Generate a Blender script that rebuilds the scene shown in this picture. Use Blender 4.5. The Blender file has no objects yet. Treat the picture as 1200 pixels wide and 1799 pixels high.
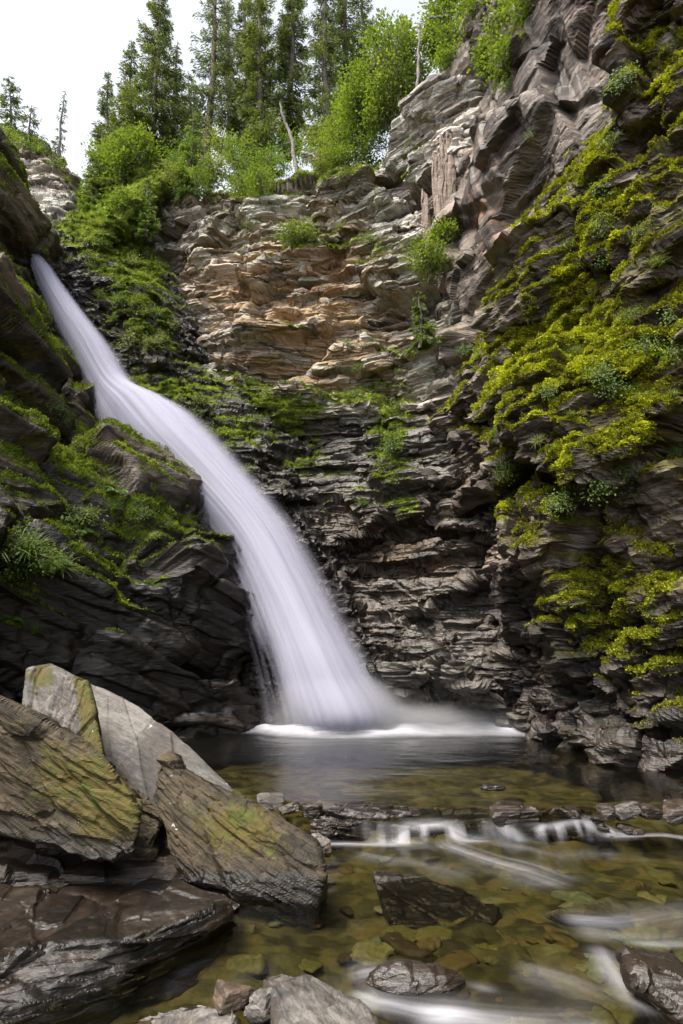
import bpy, bmesh, math, random
import numpy as np
from mathutils import Vector, Matrix, noise as mnoise
sc = bpy.context.scene
COL = sc.collection
RNG = np.random.default_rng(7)
random.seed(7)

# ------------------------------------------------------------------ camera model
FPX, PW, PH, CAMZ, TH = 1000.0, 1200.0, 1799.0, 1.3, math.radians(14.0)
CT, ST = math.cos(TH), math.sin(TH)

def ray(px, py):
    cx = (np.asarray(px, float) - PW / 2) / FPX
    cy = (PH / 2 - np.asarray(py, float)) / FPX
    return cx, CT - cy * ST, ST + cy * CT

def at(px, py, Y):
    """a point seen at (px, py) of the photo, Y metres in front of the camera"""
    dx, dy, dz = ray(px, py)
    t = np.asarray(Y, float) / dy
    return np.stack([dx * t, dy * t, CAMZ + dz * t], -1)

def on_level(px, py, z=0.0):
    dx, dy, dz = ray(px, py)
    t = (z - CAMZ) / dz
    return np.stack([dx * t, dy * t, CAMZ + dz * t], -1)

def proj(P):
    x, y, z = P[..., 0], P[..., 1], P[..., 2] - CAMZ
    f = y * CT + z * ST
    u = -y * ST + z * CT
    f = np.where(f < 0.05, 0.05, f)
    return PW / 2 + FPX * x / f, PH / 2 - FPX * u / f, f

# ------------------------------------------------------------------ noise
def hsh(ix, iy, iz, seed=0):
    h = (ix.astype(np.int64) * 374761393 + iy.astype(np.int64) * 668265263 + iz.astype(np.int64) * 2147483647 + seed * 974634599) & 0xFFFFFFFF
    h = h.astype(np.uint32)
    h ^= h >> np.uint32(15); h *= np.uint32(2246822519)
    h ^= h >> np.uint32(13); h *= np.uint32(3266489917)
    h ^= h >> np.uint32(16)
    return h

def rehash(h, k):
    h = h + np.uint32((k * 2654435761) & 0xFFFFFFFF)
    h ^= h >> np.uint32(15); h *= np.uint32(2246822519)
    h ^= h >> np.uint32(13); h *= np.uint32(3266489917)
    h ^= h >> np.uint32(16)
    return h

def h01(h):
    return (h >> np.uint32(8)).astype(np.float32) * np.float32(1 / 16777216.0)

def vnoise(P, seed=0):
    """value noise, -1..1"""
    f = np.floor(P); i = f.astype(np.int64); w = (P - f).astype(np.float32)
    w = w * w * w * (w * (w * 6 - 15) + 10)
    r = 0
    for a in (0, 1):
        wx = w[..., 0] if a else 1 - w[..., 0]
        for b in (0, 1):
            wy = w[..., 1] if b else 1 - w[..., 1]
            for c in (0, 1):
                wz = w[..., 2] if c else 1 - w[..., 2]
                r = r + wx * wy * wz * h01(hsh(i[..., 0] + a, i[..., 1] + b, i[..., 2] + c, seed))
    return r * 2 - 1

def fbm(P, octv=4, seed=0, gain=0.5):
    r, a, s = 0, 1.0, 0.0
    for k in range(octv):
        r = r + a * vnoise(P * (2.03 ** k), seed + k * 17)
        s += a; a *= gain
    return r / s

def worley(P, seed=0, jit=0.9, two=False):
    """F1, F2, id and the vector from the cell's point (and the same for the second nearest)"""
    f = np.floor(P); i = f.astype(np.int64); fr = (P - f).astype(np.float32)
    sh = P.shape[:-1]
    F1 = np.full(sh, 9e9, np.float32); F2 = F1.copy()
    ID = np.zeros(sh, np.uint32); I2 = ID.copy(); K1 = np.zeros(sh, np.int8); K2 = K1.copy()
    def off(h, a, b, c):
        ox = (h & np.uint32(1023)).astype(np.float32) / 1023
        oy = ((h >> np.uint32(10)) & np.uint32(1023)).astype(np.float32) / 1023
        oz = ((h >> np.uint32(20)) & np.uint32(1023)).astype(np.float32) / 1023
        return fr[..., 0] - a - 0.5 - (ox - 0.5) * jit, fr[..., 1] - b - 0.5 - (oy - 0.5) * jit, fr[..., 2] - c - 0.5 - (oz - 0.5) * jit
    k = 0
    for a in (-1, 0, 1):
        for b in (-1, 0, 1):
            for c in (-1, 0, 1):
                h = hsh(i[..., 0] + a, i[..., 1] + b, i[..., 2] + c, seed)
                dx, dy, dz = off(h, a, b, c)
                d = dx * dx + dy * dy + dz * dz
                m = d < F1
                m2 = (d < F2) & ~m
                F2 = np.where(m, F1, np.where(m2, d, F2)); I2 = np.where(m, ID, np.where(m2, h, I2)); K2 = np.where(m, K1, np.where(m2, k, K2)).astype(np.int8)
                F1 = np.where(m, d, F1); ID = np.where(m, h, ID); K1 = np.where(m, k, K1).astype(np.int8)
                k += 1
    def vec(h, K):
        K = K.astype(np.float32)
        a = np.floor(K / 9); b = np.floor((K - a * 9) / 3); c = K - a * 9 - b * 3
        return np.stack(off(h, a - 1, b - 1, c - 1), -1)
    r = (np.sqrt(F1), np.sqrt(F2), ID, vec(ID, K1))
    return r + (I2, vec(I2, K2)) if two else r

def sstep(a, b, x):
    t = np.clip((x - a) / (b - a), 0, 1)
    return t * t * (3 - 2 * t)

def bed_basis(n):
    n = np.asarray(n, float); n = n / np.linalg.norm(n)
    u = np.cross(n, [0.3, 1, 0.1]); u /= np.linalg.norm(u)
    v = np.cross(n, u)
    return np.stack([u, v, n], 0)

def rock(P, bed=(0.05, 0.08, 1), seed=0, scales=((2.0, .9, .42, .5), (.75, .26, .17, .5), (.27, .085, .06, .5)), fine=.012, warp=.25, layer=(.055, .02), k0=0, bedded=()):
    """broken, bedded rock: offset along the normal, a random number per block, and the depth of the cracks"""
    w = np.stack([vnoise(P * .6 + 11.3, seed), vnoise(P * .6 + 47.1, seed + 1), vnoise(P * .6 + 83.7, seed + 2)], -1) * warp
    w += np.stack([vnoise(P * 2.4 + 1.3, seed), vnoise(P * 2.4 + 7.1, seed + 1), vnoise(P * 2.4 + 3.7, seed + 2)], -1) * warp * .12
    B = (P + w) @ bed_basis(bed).T
    d = 0; tint = 0; crack = 0
    def facet(ID, OF, A, T):
        h = h01(rehash(ID, 1)); t1 = h01(rehash(ID, 2)) - .5; t2 = h01(rehash(ID, 3)) - .5; t3 = h01(rehash(ID, 4)) - .35
        return A * ((h - .5) * 1.3 + T * (2.2 * t1 * OF[..., 0] + 2.2 * t2 * OF[..., 1] + 2.6 * t3 * OF[..., 2]))
    for k, (sx, sz, A, T) in enumerate(scales, k0):
        F1, F2, ID, OF, I2, O2 = worley(B / np.array([sx, sx, sz]), seed + 31 * k, two=True)
        e = F2 - F1
        bl = .5 + .5 * sstep(0, (.05, .08, .13, .2)[k], e)           # a short slope between neighbouring blocks
        d = d + bl * facet(ID, OF, A, T) + (1 - bl) * facet(I2, O2, A, T)
        g = 1 - sstep(0, .10, e)
        d = d - A * .16 * g
        crack = np.maximum(crack, g * (1 if k else .7))
        tint = tint + (h01(rehash(ID, 5)) - .5) * (.45, .45, .5, .5)[k]
    for j, (t_, w_, A, T) in enumerate(bedded):
        dd, tt, jj = beds(B, t_, w_, A, T, seed + 300 + 41 * j)
        d = d + dd; crack = np.maximum(crack, jj * .8); tint = tint + (tt - .5) * .5
    if layer:
        lz = B[..., 2] / layer[0] + .8 * vnoise(B * [1.3, 1.3, .5], seed + 5)
        li = np.floor(lz); fr = lz - li
        def lay(li):
            m = B[..., 0] * 1.4 + 3.1 * h01(hsh(li, li * 0, li * 0, seed))
            return vnoise(np.stack([m, B[..., 1] * 1.4, li * 1.0 + .5], -1), seed + 3)
        w_ = sstep(.55, 1, fr)
        d = d + layer[1] * .9 * (lay(li) * (1 - w_) + lay(li + 1) * w_)
    if fine: d = d + fine * (fbm(P * 6, 3, seed + 9) + .6 * vnoise(P * 33, seed + 4))
    return d.astype(np.float64), np.clip(.5 + tint, 0, 1), crack

def beds(B, t, w, A, T, seed, skew=.5):
    """straight-bedded rock split into blocks by joints: offset, tint, closeness to a joint or bedding plane"""
    z0 = B[..., 2] / t
    z = z0 + .55 * vnoise(np.stack([z0 * .43, 0 * z0, 0 * z0], -1), seed) + .30 * vnoise(B * [.45, .45, .1], seed + 1)
    li = np.floor(z); fz = z - li
    zero = li * 0
    def block(li, fz):
        r = h01(hsh(li, zero, zero, seed + 2))
        th = .35 + .5 * (h01(hsh(li, zero + 3, zero, seed + 2)) - .5)
        c, s_ = np.cos(th), np.sin(th)
        ww = w * (.6 + .9 * h01(hsh(li, zero + 5, zero, seed + 2)))
        u = (B[..., 0] * c + B[..., 1] * s_) / ww + r * 7.3 + skew * (r - .5) * fz
        v = (-B[..., 0] * s_ + B[..., 1] * c) / ww + r * 3.1
        u = u + .45 * vnoise(np.stack([u * .5, li * 1.7, zero], -1), seed + 3)
        v = v + .45 * vnoise(np.stack([v * .5, li * 2.3, zero + 9], -1), seed + 4)
        iu, iv = np.floor(u), np.floor(v)
        h = hsh(li * 131 + 17, iu, iv, seed + 6)
        fu, fv = u - iu - .5, v - iv - .5
        d = A * ((h01(rehash(h, 1)) - .5) * 1.5 + T * (2.4 * (h01(rehash(h, 2)) - .5) * fu + 2.4 * (h01(rehash(h, 3)) - .5) * fv + 1.6 * (h01(rehash(h, 4)) - .3) * (fz - .5)))
        return d, h01(rehash(h, 5)), np.minimum(.5 - np.abs(fu), .5 - np.abs(fv))
    d0, t0, e0 = block(li, fz)
    d1, t1, e1 = block(li + 1, fz - 1)
    b = sstep(.89 if t > .3 else .86 if t > .09 else .66, 1.0, fz) 
    d = d0 * (1 - b) + d1 * b
    tint = np.where(b > .5, t1, t0)
    joint = np.maximum(1 - sstep(0, .05, e0), 1 - sstep(.0, .12, np.minimum(fz, 1 - fz)))
    d = d - A * .22 * (1 - sstep(0, .05, e0))
    return d.astype(np.float64), tint, joint

# ------------------------------------------------------------------ meshes
def new_mesh(name, V, faces_idx, nper, attrs=None, mat=None, smooth=False):
    """V (n,3); faces_idx (f,nper) or flat list with nper an array of sizes"""
    me = bpy.data.meshes.new(name)
    V = np.ascontiguousarray(V, np.float32)
    me.vertices.add(len(V)); me.vertices.foreach_set('co', V.ravel())
    fi = np.ascontiguousarray(faces_idx, np.int32).ravel()
    nf = len(fi) // nper
    me.loops.add(len(fi)); me.loops.foreach_set('vertex_index', fi)
    me.polygons.add(nf)
    me.polygons.foreach_set('loop_start', np.arange(nf, dtype=np.int32) * nper)
    me.polygons.foreach_set('loop_total', np.full(nf, nper, np.int32))
    me.polygons.foreach_set('use_smooth', np.full(nf, smooth))
    me.update(calc_edges=True)
    for k, v in (attrs or {}).items():
        a = me.attributes.new(k, 'FLOAT', 'POINT')
        a.data.foreach_set('value', np.ascontiguousarray(v, np.float32).ravel())
    if mat: me.materials.append(mat)
    return me

def link(name, me, parent=None):
    o = bpy.data.objects.new(name, me); COL.objects.link(o)
    if parent: o.parent = parent
    return o

def empty(name, loc=(0, 0, 0)):
    o = bpy.data.objects.new(name, None); COL.objects.link(o); o.location = loc
    return o

def tag(o, label=None, cat=None, group=None, kind=None):
    if label: o['label'] = label
    if cat: o['category'] = cat
    if group: o['group'] = group
    if kind: o['kind'] = kind
    return o

def grid_faces(nr, nc, keep=None):
    i = np.arange(nr * nc).reshape(nr, nc)
    f = np.stack([i[:-1, :-1], i[1:, :-1], i[1:, 1:], i[:-1, 1:]], -1).reshape(-1, 4)
    return f if keep is None else f[keep.ravel()]

def cr_matrix(n_ctrl, t):
    """Catmull-Rom weights at the parameters t"""
    i = np.clip(np.floor(t).astype(int), 0, n_ctrl - 2); u = t - i
    w = np.stack([-.5*u + u*u - .5*u**3, 1 - 2.5*u*u + 1.5*u**3, .5*u + 2*u*u - 1.5*u**3, -.5*u*u + .5*u**3], -1)
    M = np.zeros((len(t), n_ctrl))
    for k in range(4):
        j = np.clip(i + k - 1, 0, n_ctrl - 1)
        np.add.at(M, (np.arange(len(t)), j), w[:, k])
    return M

def surf_at(C, tr, tc):
    return np.einsum('ri,ijk,cj->rck', cr_matrix(C.shape[0], tr), C, cr_matrix(C.shape[1], tc))

def refine(C, nr, nc, adapt=True):
    """a smooth surface through the control points, meshed more finely where it is looked at closely"""
    R_, C_ = C.shape[:2]
    tr, tc = np.linspace(0, R_ - 1, nr), np.linspace(0, C_ - 1, nc)
    if adapt:
        sr, sk = np.linspace(0, R_ - 1, 14 * R_), np.linspace(0, C_ - 1, 14 * C_)
        G = surf_at(C, sr, sk)
        px, py, f = proj(G)
        size = 1 / np.clip(f, 2.0, 40)
        inside = ((px > -60) & (px < 1260) & (py > -60) & (py < 1860) & (f > .5)).astype(float)
        for ax in (0, 1):
            L = np.linalg.norm(np.diff(G, axis=ax), axis=-1)
            wgt = (size * (.3 + inside))
            wgt = wgt[1:] if ax == 0 else wgt[:, 1:]
            m = np.sqrt((L * wgt) ** 2).max(1 - ax) * .5 + (L * wgt).mean(1 - ax) * .5
            cum = np.concatenate([[0], np.cumsum(m + 1e-6)]); cum /= cum[-1]
            if ax == 0: tr = np.interp(np.linspace(0, 1, nr), cum, sr)
            else: tc = np.interp(np.linspace(0, 1, nc), cum, sk)
    return surf_at(C, tr, tc)

def gnormals(P):
    du = np.gradient(P, axis=1); dv = np.gradient(P, axis=0)
    n = np.cross(du, dv); n /= np.linalg.norm(n, axis=-1, keepdims=True) + 1e-9
    return n

def blur(A, k=1):
    for _ in range(k):
        p = np.pad(A, [(1, 1), (1, 1)] + [(0, 0)] * (A.ndim - 2), 'edge')
        A = (A + p[2:, 1:-1] + p[:-2, 1:-1] + p[1:-1, 2:] + p[1:-1, :-2]) / 5
    return A

# ------------------------------------------------------------------ node helpers
def mat_new(name):
    m = bpy.data.materials.new(name); m.use_nodes = True
    nt = m.node_tree; nt.nodes.clear()
    out = nt.nodes.new('ShaderNodeOutputMaterial')
    return m, nt, out

class N:
    def __init__(s, nt): s.nt = nt
    def new(s, t, **kw):
        n = s.nt.nodes.new(t)
        for k, v in kw.items(): setattr(n, k, v)
        return n
    def put(s, sock, v):
        if isinstance(v, bpy.types.NodeSocket): s.nt.links.new(v, sock)
        elif v is not None:
            if hasattr(sock.default_value, '__len__') and not hasattr(v, '__len__'): v = (v, v, v, 1)[:len(sock.default_value)]
            if hasattr(v, '__len__') and len(v) == 3 and len(sock.default_value) == 4: v = tuple(v) + (1,)
            sock.default_value = v
    def attr(s, name): return s.new('ShaderNodeAttribute', attribute_name=name).outputs['Fac']
    def coord(s, which='Object'): return s.new('ShaderNodeTexCoord').outputs[which]
    def mapping(s, v, scale=(1, 1, 1), rot=(0, 0, 0), loc=(0, 0, 0)):
        n = s.new('ShaderNodeMapping'); s.put(n.inputs['Vector'], v); n.inputs['Scale'].default_value = scale
        n.inputs['Rotation'].default_value = rot; n.inputs['Location'].default_value = loc
        return n.outputs[0]
    def noise(s, v, scale=1, detail=4, rough=.55, dist=0):
        n = s.new('ShaderNodeTexNoise'); s.put(n.inputs['Vector'], v); n.inputs['Scale'].default_value = scale
        n.inputs['Detail'].default_value = detail; n.inputs['Roughness'].default_value = rough; n.inputs['Distortion'].default_value = dist
        return n.outputs['Fac']
    def voro(s, v, scale=1, feature='F1'):
        n = s.new('ShaderNodeTexVoronoi', feature=feature); s.put(n.inputs['Vector'], v); n.inputs['Scale'].default_value = scale
        return n.outputs
    def math(s, op, a, b=None, c=None, clamp=False):
        n = s.new('ShaderNodeMath', operation=op, use_clamp=clamp)
        for k, v in enumerate((a, b, c)):
            if v is not None: s.put(n.inputs[k], v)
        return n.outputs[0]
    def rng(s, v, a, b, c=0., d=1.):
        n = s.new('ShaderNodeMapRange'); n.interpolation_type = 'SMOOTHSTEP'
        for k, x in zip(range(5), (v, a, b, c, d)): s.put(n.inputs[k], x)
        return n.outputs[0]
    def mix(s, f, a, b, mode='MIX'):
        n = s.new('ShaderNodeMix', data_type='RGBA', blend_type=mode)
        s.put(n.inputs[0], f); s.put(n.inputs[6], a); s.put(n.inputs[7], b)
        return n.outputs[2]
    def ramp(s, v, stops):
        n = s.new('ShaderNodeValToRGB'); s.put(n.inputs[0], v)
        cr = n.color_ramp
        while len(cr.elements) < len(stops): cr.elements.new(.5)
        for e, (p, c) in zip(cr.elements, stops): e.position = p; e.color = tuple(c) + (1,)
        return n.outputs[0]
    def bump(s, h, strength=.4, dist=.02):
        n = s.new('ShaderNodeBump'); s.put(n.inputs['Height'], h); n.inputs['Strength'].default_value = strength; n.inputs['Distance'].default_value = dist
        return n.outputs[0]
    def bsdf(s, col, rough=.8, normal=None, spec=.4, **kw):
        n = s.new('ShaderNodeBsdfPrincipled'); s.put(n.inputs['Base Color'], col); s.put(n.inputs['Roughness'], rough)
        s.put(n.inputs['Specular IOR Level'], spec)
        if normal: s.put(n.inputs['Normal'], normal)
        for k, v in kw.items(): s.put(n.inputs[k], v)
        return n.outputs[0]
    def mixs(s, f, a, b):
        n = s.new('ShaderNodeMixShader'); s.put(n.inputs[0], f); s.nt.links.new(a, n.inputs[1]); s.nt.links.new(b, n.inputs[2])
        return n.outputs[0]
# ------------------------------------------------------------------ materials
MOSS_A, MOSS_B, MOSS_C = (.155, .165, .012), (.062, .078, .012), (.10, .075, .018)

def rock_material(name, dark=(.075, .07, .072), mid=(.15, .138, .135), light=(.27, .25, .24), tan=(.30, .215, .135), rust=(.26, .105, .04),
                  bed_rot=(0, 0, 0), bed=7.0, rough=.72, moss_gain=1.0, fleck=.5, bump=.8, unit=1.0):
    m, nt, out = mat_new(name); n = N(nt)
    co = n.coord()
    if unit != 1.0: co = n.mapping(co, (unit,) * 3)
    cb = n.mapping(co, (1, 1, 1), bed_rot)
    strat = n.noise(n.mapping(cb, (.7, .7, bed)), 1.6, 7, .62, .35)
    fine = n.noise(n.mapping(cb, (6, 6, bed * 5)), 1.3, 6, .65, .3)
    big = n.noise(co, .55, 5, .6, .4)
    grain = n.noise(co, 28, 4, .7)
    tint = n.attr('tint'); crack = n.attr('crack')
    v = n.math('ADD', n.math('MULTIPLY', strat, .55), n.math('ADD', n.math('MULTIPLY', tint, .42), n.math('MULTIPLY', fine, .5)))
    v = n.math('ADD', v, n.math('MULTIPLY', grain, .28))
    col = n.ramp(v, [(.60, dark), (.82, mid), (1.05, light)])
    # greenish and purplish slates
    col = n.mix(n.math('MULTIPLY', n.rng(big, .52, .68), .55), col, (.9, 1.08, 1.0), 'MULTIPLY')
    col = n.mix(n.math('MULTIPLY', n.rng(big, .5, .35), .7), col, (1.08, .97, .96), 'MULTIPLY')
    tn = n.math('MULTIPLY', n.attr('stain'), n.rng(n.noise(n.mapping(cb, (.8, .8, bed * .6)), 1.1, 5, .6, .3), .38, .62), clamp=True)
    tcol = n.mix(n.rng(fine, .3, .7), n.mix(.5, tan, dark), tan)
    col = n.mix(n.math('MULTIPLY', tn, .8), col, tcol)
    rs = n.math('MULTIPLY', n.attr('rust'), n.rng(n.noise(n.mapping(cb, (.9, .9, bed * .8), (0, 0, 0), (3, 1, 7)), 1.9, 5, .6), .5, .66), clamp=True)
    col = n.mix(n.math('MULTIPLY', rs, .8), col, rust)
    # thin moss and algae film
    mo = n.math('MULTIPLY', n.attr('moss'), moss_gain)
    mn = n.noise(co, 5.5, 6, .7, .4)
    mf = n.rng(n.math('ADD', mo, n.math('MULTIPLY', n.math('SUBTRACT', mn, .5), 1.1)), .42, .68)
    mcol = n.ramp(n.noise(co, 2.3, 5, .6), [(.3, MOSS_B), (.5, MOSS_C), (.62, MOSS_B), (.75, MOSS_A)])
    col = n.mix(n.math('MULTIPLY', mf, .9), col, mcol)
    # pale lichen and quartz flecks
    fl = n.rng(n.noise(co, 9.5, 3, .5, .6), .695, .72)
    fl = n.math('MULTIPLY', fl, n.math('MULTIPLY', n.rng(n.noise(co, .9, 2), .5, .62), fleck))
    col = n.mix(fl, col, (.5, .5, .45))
    wet = n.attr('wet')
    wv = n.rng(n.math('ADD', wet, n.math('MULTIPLY', n.math('SUBTRACT', n.noise(co, 1.4, 4), .5), .8)), .3, .7)
    col = n.mix(wv, col, n.mix(1, col, (.22, .205, .195), 'MULTIPLY'))
    ro = n.math('ADD', n.math('MULTIPLY', n.math('SUBTRACT', 1, wv), rough - .34), n.math('ADD', .25, n.math('MULTIPLY', fine, .18)))
    ro = n.math('MAXIMUM', ro, n.math('MULTIPLY', mf, .85))
    hgt = n.math('ADD', n.math('MULTIPLY', strat, .7), n.math('ADD', n.math('MULTIPLY', fine, .55), n.math('MULTIPLY', grain, .18)))
    hgt = n.math('ADD', hgt, n.math('MULTIPLY', n.math('MULTIPLY', mf, mn), .6))
    sh = n.bsdf(col, ro, n.bump(hgt, bump, .05 / unit), n.math('ADD', .35, n.math('MULTIPLY', wv, .25)))
    nt.links.new(sh, out.inputs[0])
    return m

def leaf_material(name, a, b, c, trans=.35, rough=.55, scale=1.5):
    m, nt, out = mat_new(name); n = N(nt)
    r = n.attr('rnd')
    big = n.noise(n.coord(), scale, 3, .6)
    v = n.math('ADD', n.math('MULTIPLY', r, .6), n.math('MULTIPLY', big, .5))
    col = n.ramp(v, [(.2, a), (.5, b), (.85, c)])
    d = n.bsdf(col, rough, None, .3)
    t = n.new('ShaderNodeBsdfTranslucent'); n.put(t.inputs[0], n.mix(1, col, (1.25, 1.2, .6), 'MULTIPLY'))
    nt.links.new(n.mixs(trans, d, t.outputs[0]), out.inputs[0])
    return m

def bark_material(name, a, b, scale=8):
    m, nt, out = mat_new(name); n = N(nt)
    co = n.coord()
    f = n.noise(n.mapping(co, (scale, scale, scale * .25)), 1.5, 6, .7, .3)
    col = n.ramp(f, [(.35, a), (.65, b)])
    nt.links.new(n.bsdf(col, .85, n.bump(f, .6, .03), .2), out.inputs[0])
    return m

M = {}
M['rock'] = rock_material('slate_rock', dark=(.024, .0185, .015), mid=(.08, .063, .052), light=(.21, .175, .148), fleck=.7)
M['backrock'] = rock_material('banded_slate', dark=(.07, .058, .047), mid=(.20, .178, .15), light=(.42, .395, .35), tan=(.40, .26, .13), fleck=.25)
M['darkrock'] = rock_material('wet_dark_slate', dark=(.02, .0155, .012), mid=(.056, .045, .035), light=(.14, .115, .094), rough=.6)
M['moss'] = leaf_material('cushion_moss', (.075, .062, .012), (.215, .24, .012), (.48, .51, .026), trans=.3, rough=.9, scale=2.2)
M['dullmoss'] = leaf_material('dull_moss', (.05, .075, .010), (.14, .19, .016), (.30, .36, .03), trans=.3, rough=.9, scale=2.2)
M['spruce'] = leaf_material('spruce_needles', (.03, .05, .015), (.075, .105, .024), (.15, .18, .042), trans=.4, scale=.8)
M['birch'] = leaf_material('fresh_leaves', (.04, .07, .012), (.10, .15, .024), (.19, .25, .045), trans=.45, scale=1.1)
M['fern'] = leaf_material('fern_leaves', (.05, .095, .018), (.10, .165, .03), (.18, .25, .05), trans=.4, scale=2)
M['grass'] = leaf_material('pale_grass', (.08, .12, .02), (.15, .20, .035), (.26, .28, .07), trans=.35, scale=2)
M['bark'] = bark_material('spruce_bark', (.045, .035, .03), (.14, .115, .10))
M['deadwood'] = bark_material('grey_dead_wood', (.08, .07, .065), (.24, .215, .195), 6)
# ------------------------------------------------------------------ cliffs
SURF = {}
def blobs(px, py, L):
    r = 0
    for (x, y, rx, ry, w) in L:
        r = r + w * np.exp(-(((px - x) / rx) ** 2 + ((py - y) / ry) ** 2))
    return r

def cliff(name, C, nr, nc, mat, seed, toward=(0, -1, 0.2), paint=None, amp=1.0, moss=None, mossmat=None, label=None, mosslabel=None, tuft=0, rk=None, amp2=None, joints=None, tuftsize=(.014, .034)):
    P = refine(C, nr, nc)
    Nn = gnormals(P)
    if (Nn @ np.asarray(toward, float)).mean() < 0: Nn = -Nn
    px, py, dep = proj(P)
    px, py, dep = proj(P)
    am = amp(px, py, P) if callable(amp) else amp
    rk = dict(rk); big, small, bb, bs = rk['scales'][:1], rk['scales'][1:], rk['bedded'][:1], rk['bedded'][1:]
    d, tint, crack = rock(P, seed=seed, **{**rk, 'scales': big, 'bedded': bb, 'layer': None, 'fine': 0})
    Q = P + Nn * (d * am)[..., None]
    # the small blocks sit on the broken faces, also on their sides
    n1 = gnormals(blur(Q, 8)); n1 *= np.sign((n1 * Nn).sum(-1, keepdims=True) + 1e-9)
    d2, t2, c2 = rock(Q, seed=seed + 50, k0=2, **{**rk, 'scales': small, 'bedded': bs, 'warp': .05})
    if amp2: d2 = d2 * amp2(px, py, P)
    dj = None
    if joints:
        jm = joints[0](px, py); dj = 0
        for jv, t_, w_, A_j in joints[1:]:
            d_, tj, cj = beds(P @ bed_basis(jv).T, t_, w_, A_j, .35, seed + 77 + int(t_ * 100))
            dj = dj + jm * d_; crack = np.maximum(crack, jm * cj); tint = tint + jm * (tj - .5) * .5
    Q = Q + (n1 if dj is None else n1 * (1 - jm[..., None])  ) * d2[..., None] + (0 if dj is None else Nn * dj[..., None])
    tint = np.clip(tint + t2 - .5, 0, 1); crack = np.maximum(crack, c2)
    Q = Q + .009 * np.stack([fbm(Q * 7 + k * 13.7, 2, seed + k) for k in range(3)], -1)
    n2 = gnormals(blur(Q, 2))
    n2 *= np.sign((n2 * Nn).sum(-1, keepdims=True) + 1e-9)
    px, py, dep = proj(Q)
    A = dict(tint=tint, crack=crack, stain=0 * px, rust=0 * px, wet=0 * px, moss=0 * px)
    if paint: A.update(paint(px, py, Q, n2, crack))
    me = new_mesh(name, Q.reshape(-1, 3), grid_faces(nr, nc), 4, A, mat, name == 'left_cliff')
    o = link(name, me); tag(o, label, 'cliff', kind='structure')
    SURF[name] = (Q, n2, px, py, dep)
    if moss is not None:
        m = moss(px, py, Q, n2)                         # >0 where the cushions grow
        up = np.array([0, 0, 1.0])
        wp = .3 * np.stack([vnoise(Q * 9, 3), vnoise(Q * 9, 4), vnoise(Q * 9, 5)], -1)
        def cushion(X, w_=0):
            F1, F2, ID, OF = worley(X * 8.0 + w_, seed + 5)
            return np.clip(1 - F1 * F1 * 1.5, 0, 1) * (.5 + .8 * h01(rehash(ID, 3))), ID
        cush, ID = cushion(Q, wp)
        s = sstep(0, .35, m)
        hgt = -.02 + s * (.02 + .05 * cush + .015 * vnoise(Q * 30, 8))
        Mv = Q + Nn * (hgt * .8)[..., None] + up * (hgt * .4)[..., None]
        keep = (m[:-1, :-1] > .02) & (m[1:, 1:] > .02)
        el = np.linalg.norm(Q[1:, 1:] - Q[:-1, :-1], axis=-1)
        keep &= el < .14
        fc = grid_faces(nr, nc, keep)
        rnd = np.clip(.42 + .35 * (h01(rehash(ID, 7)) - .5) + .25 * vnoise(Q * 3, 9) + .12 * vnoise(Q * 30, 10), 0, 1)
        V = Mv.reshape(-1, 3); R = rnd.ravel()
        used = np.unique(fc); re = np.zeros(len(V), np.int64); re[used] = np.arange(len(used))
        V2, R2, fc2 = V[used], R[used], re[fc]
        # the leaflets of the cushions, spread over the broken surface by area
        a_, b_, c_, d_ = Q[:-1, :-1], Q[1:, :-1], Q[1:, 1:], Q[:-1, 1:]
        ar = np.linalg.norm(np.cross(c_ - a_, d_ - b_), axis=-1).ravel()
        mc = (m[:-1, :-1] + m[1:, 1:]).ravel() / 2
        dp = dep[:-1, :-1].ravel(); inn = ((px > -40) & (px < 1240) & (py > -40) & (py < 1840))[:-1, :-1].ravel()
        w = ar * np.clip(mc + .12, 0, .4) * (inn * 1.0 + .05) / np.clip(dp, 4, 30) ** .7
        k = RNG.choice(len(w), tuft, p=w / w.sum())
        i, j = k // (nc - 1), k % (nc - 1)
        u, v = RNG.random((2, tuft, 1))
        c = Q[i, j] * (1 - u) * (1 - v) + Q[i + 1, j] * u * (1 - v) + Q[i + 1, j + 1] * u * v + Q[i, j + 1] * (1 - u) * v
        wl = .3 * np.stack([vnoise(c * 9, 3), vnoise(c * 9, 4), vnoise(c * 9, 5)], -1)
        cu, cid = cushion(c, wl)
        ms = sstep(-.12, .35, mc[k])
        nn = Nn[i, j] * .55 + n2[i, j] * .45
        c = c + nn * (ms * (.008 + .05 * cu) * RNG.uniform(.35, 1.15, tuft))[:, None] + up * (ms * .03 * cu)[:, None]
        ax = nn * .7 + RNG.normal(0, .55, (tuft, 3)) + [0, 0, .1]
        tip = RNG.normal(0, .13, tuft)
        rl = .38 + .46 * (h01(rehash(cid, 7)) - .5) + .32 * vnoise(c * 2.2, 9) + .10 * vnoise(c * 30, 10) + .22 * (cu - .5) * .6 + tip
        LV, LF, LR = leaves(c, ax, RNG.uniform(*tuftsize, tuft) * (.6 + .5 * ms), .75, rl)
        fc2 = np.concatenate([fc2, LF + len(V2)]); V2 = np.concatenate([V2, LV]); R2 = np.concatenate([R2, LR])
        mo = link('moss', new_mesh('moss', V2, fc2, 4, dict(rnd=R2), mossmat or M['moss'], False))
        tag(mo, mosslabel, 'moss', kind='stuff')
    return o

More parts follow.
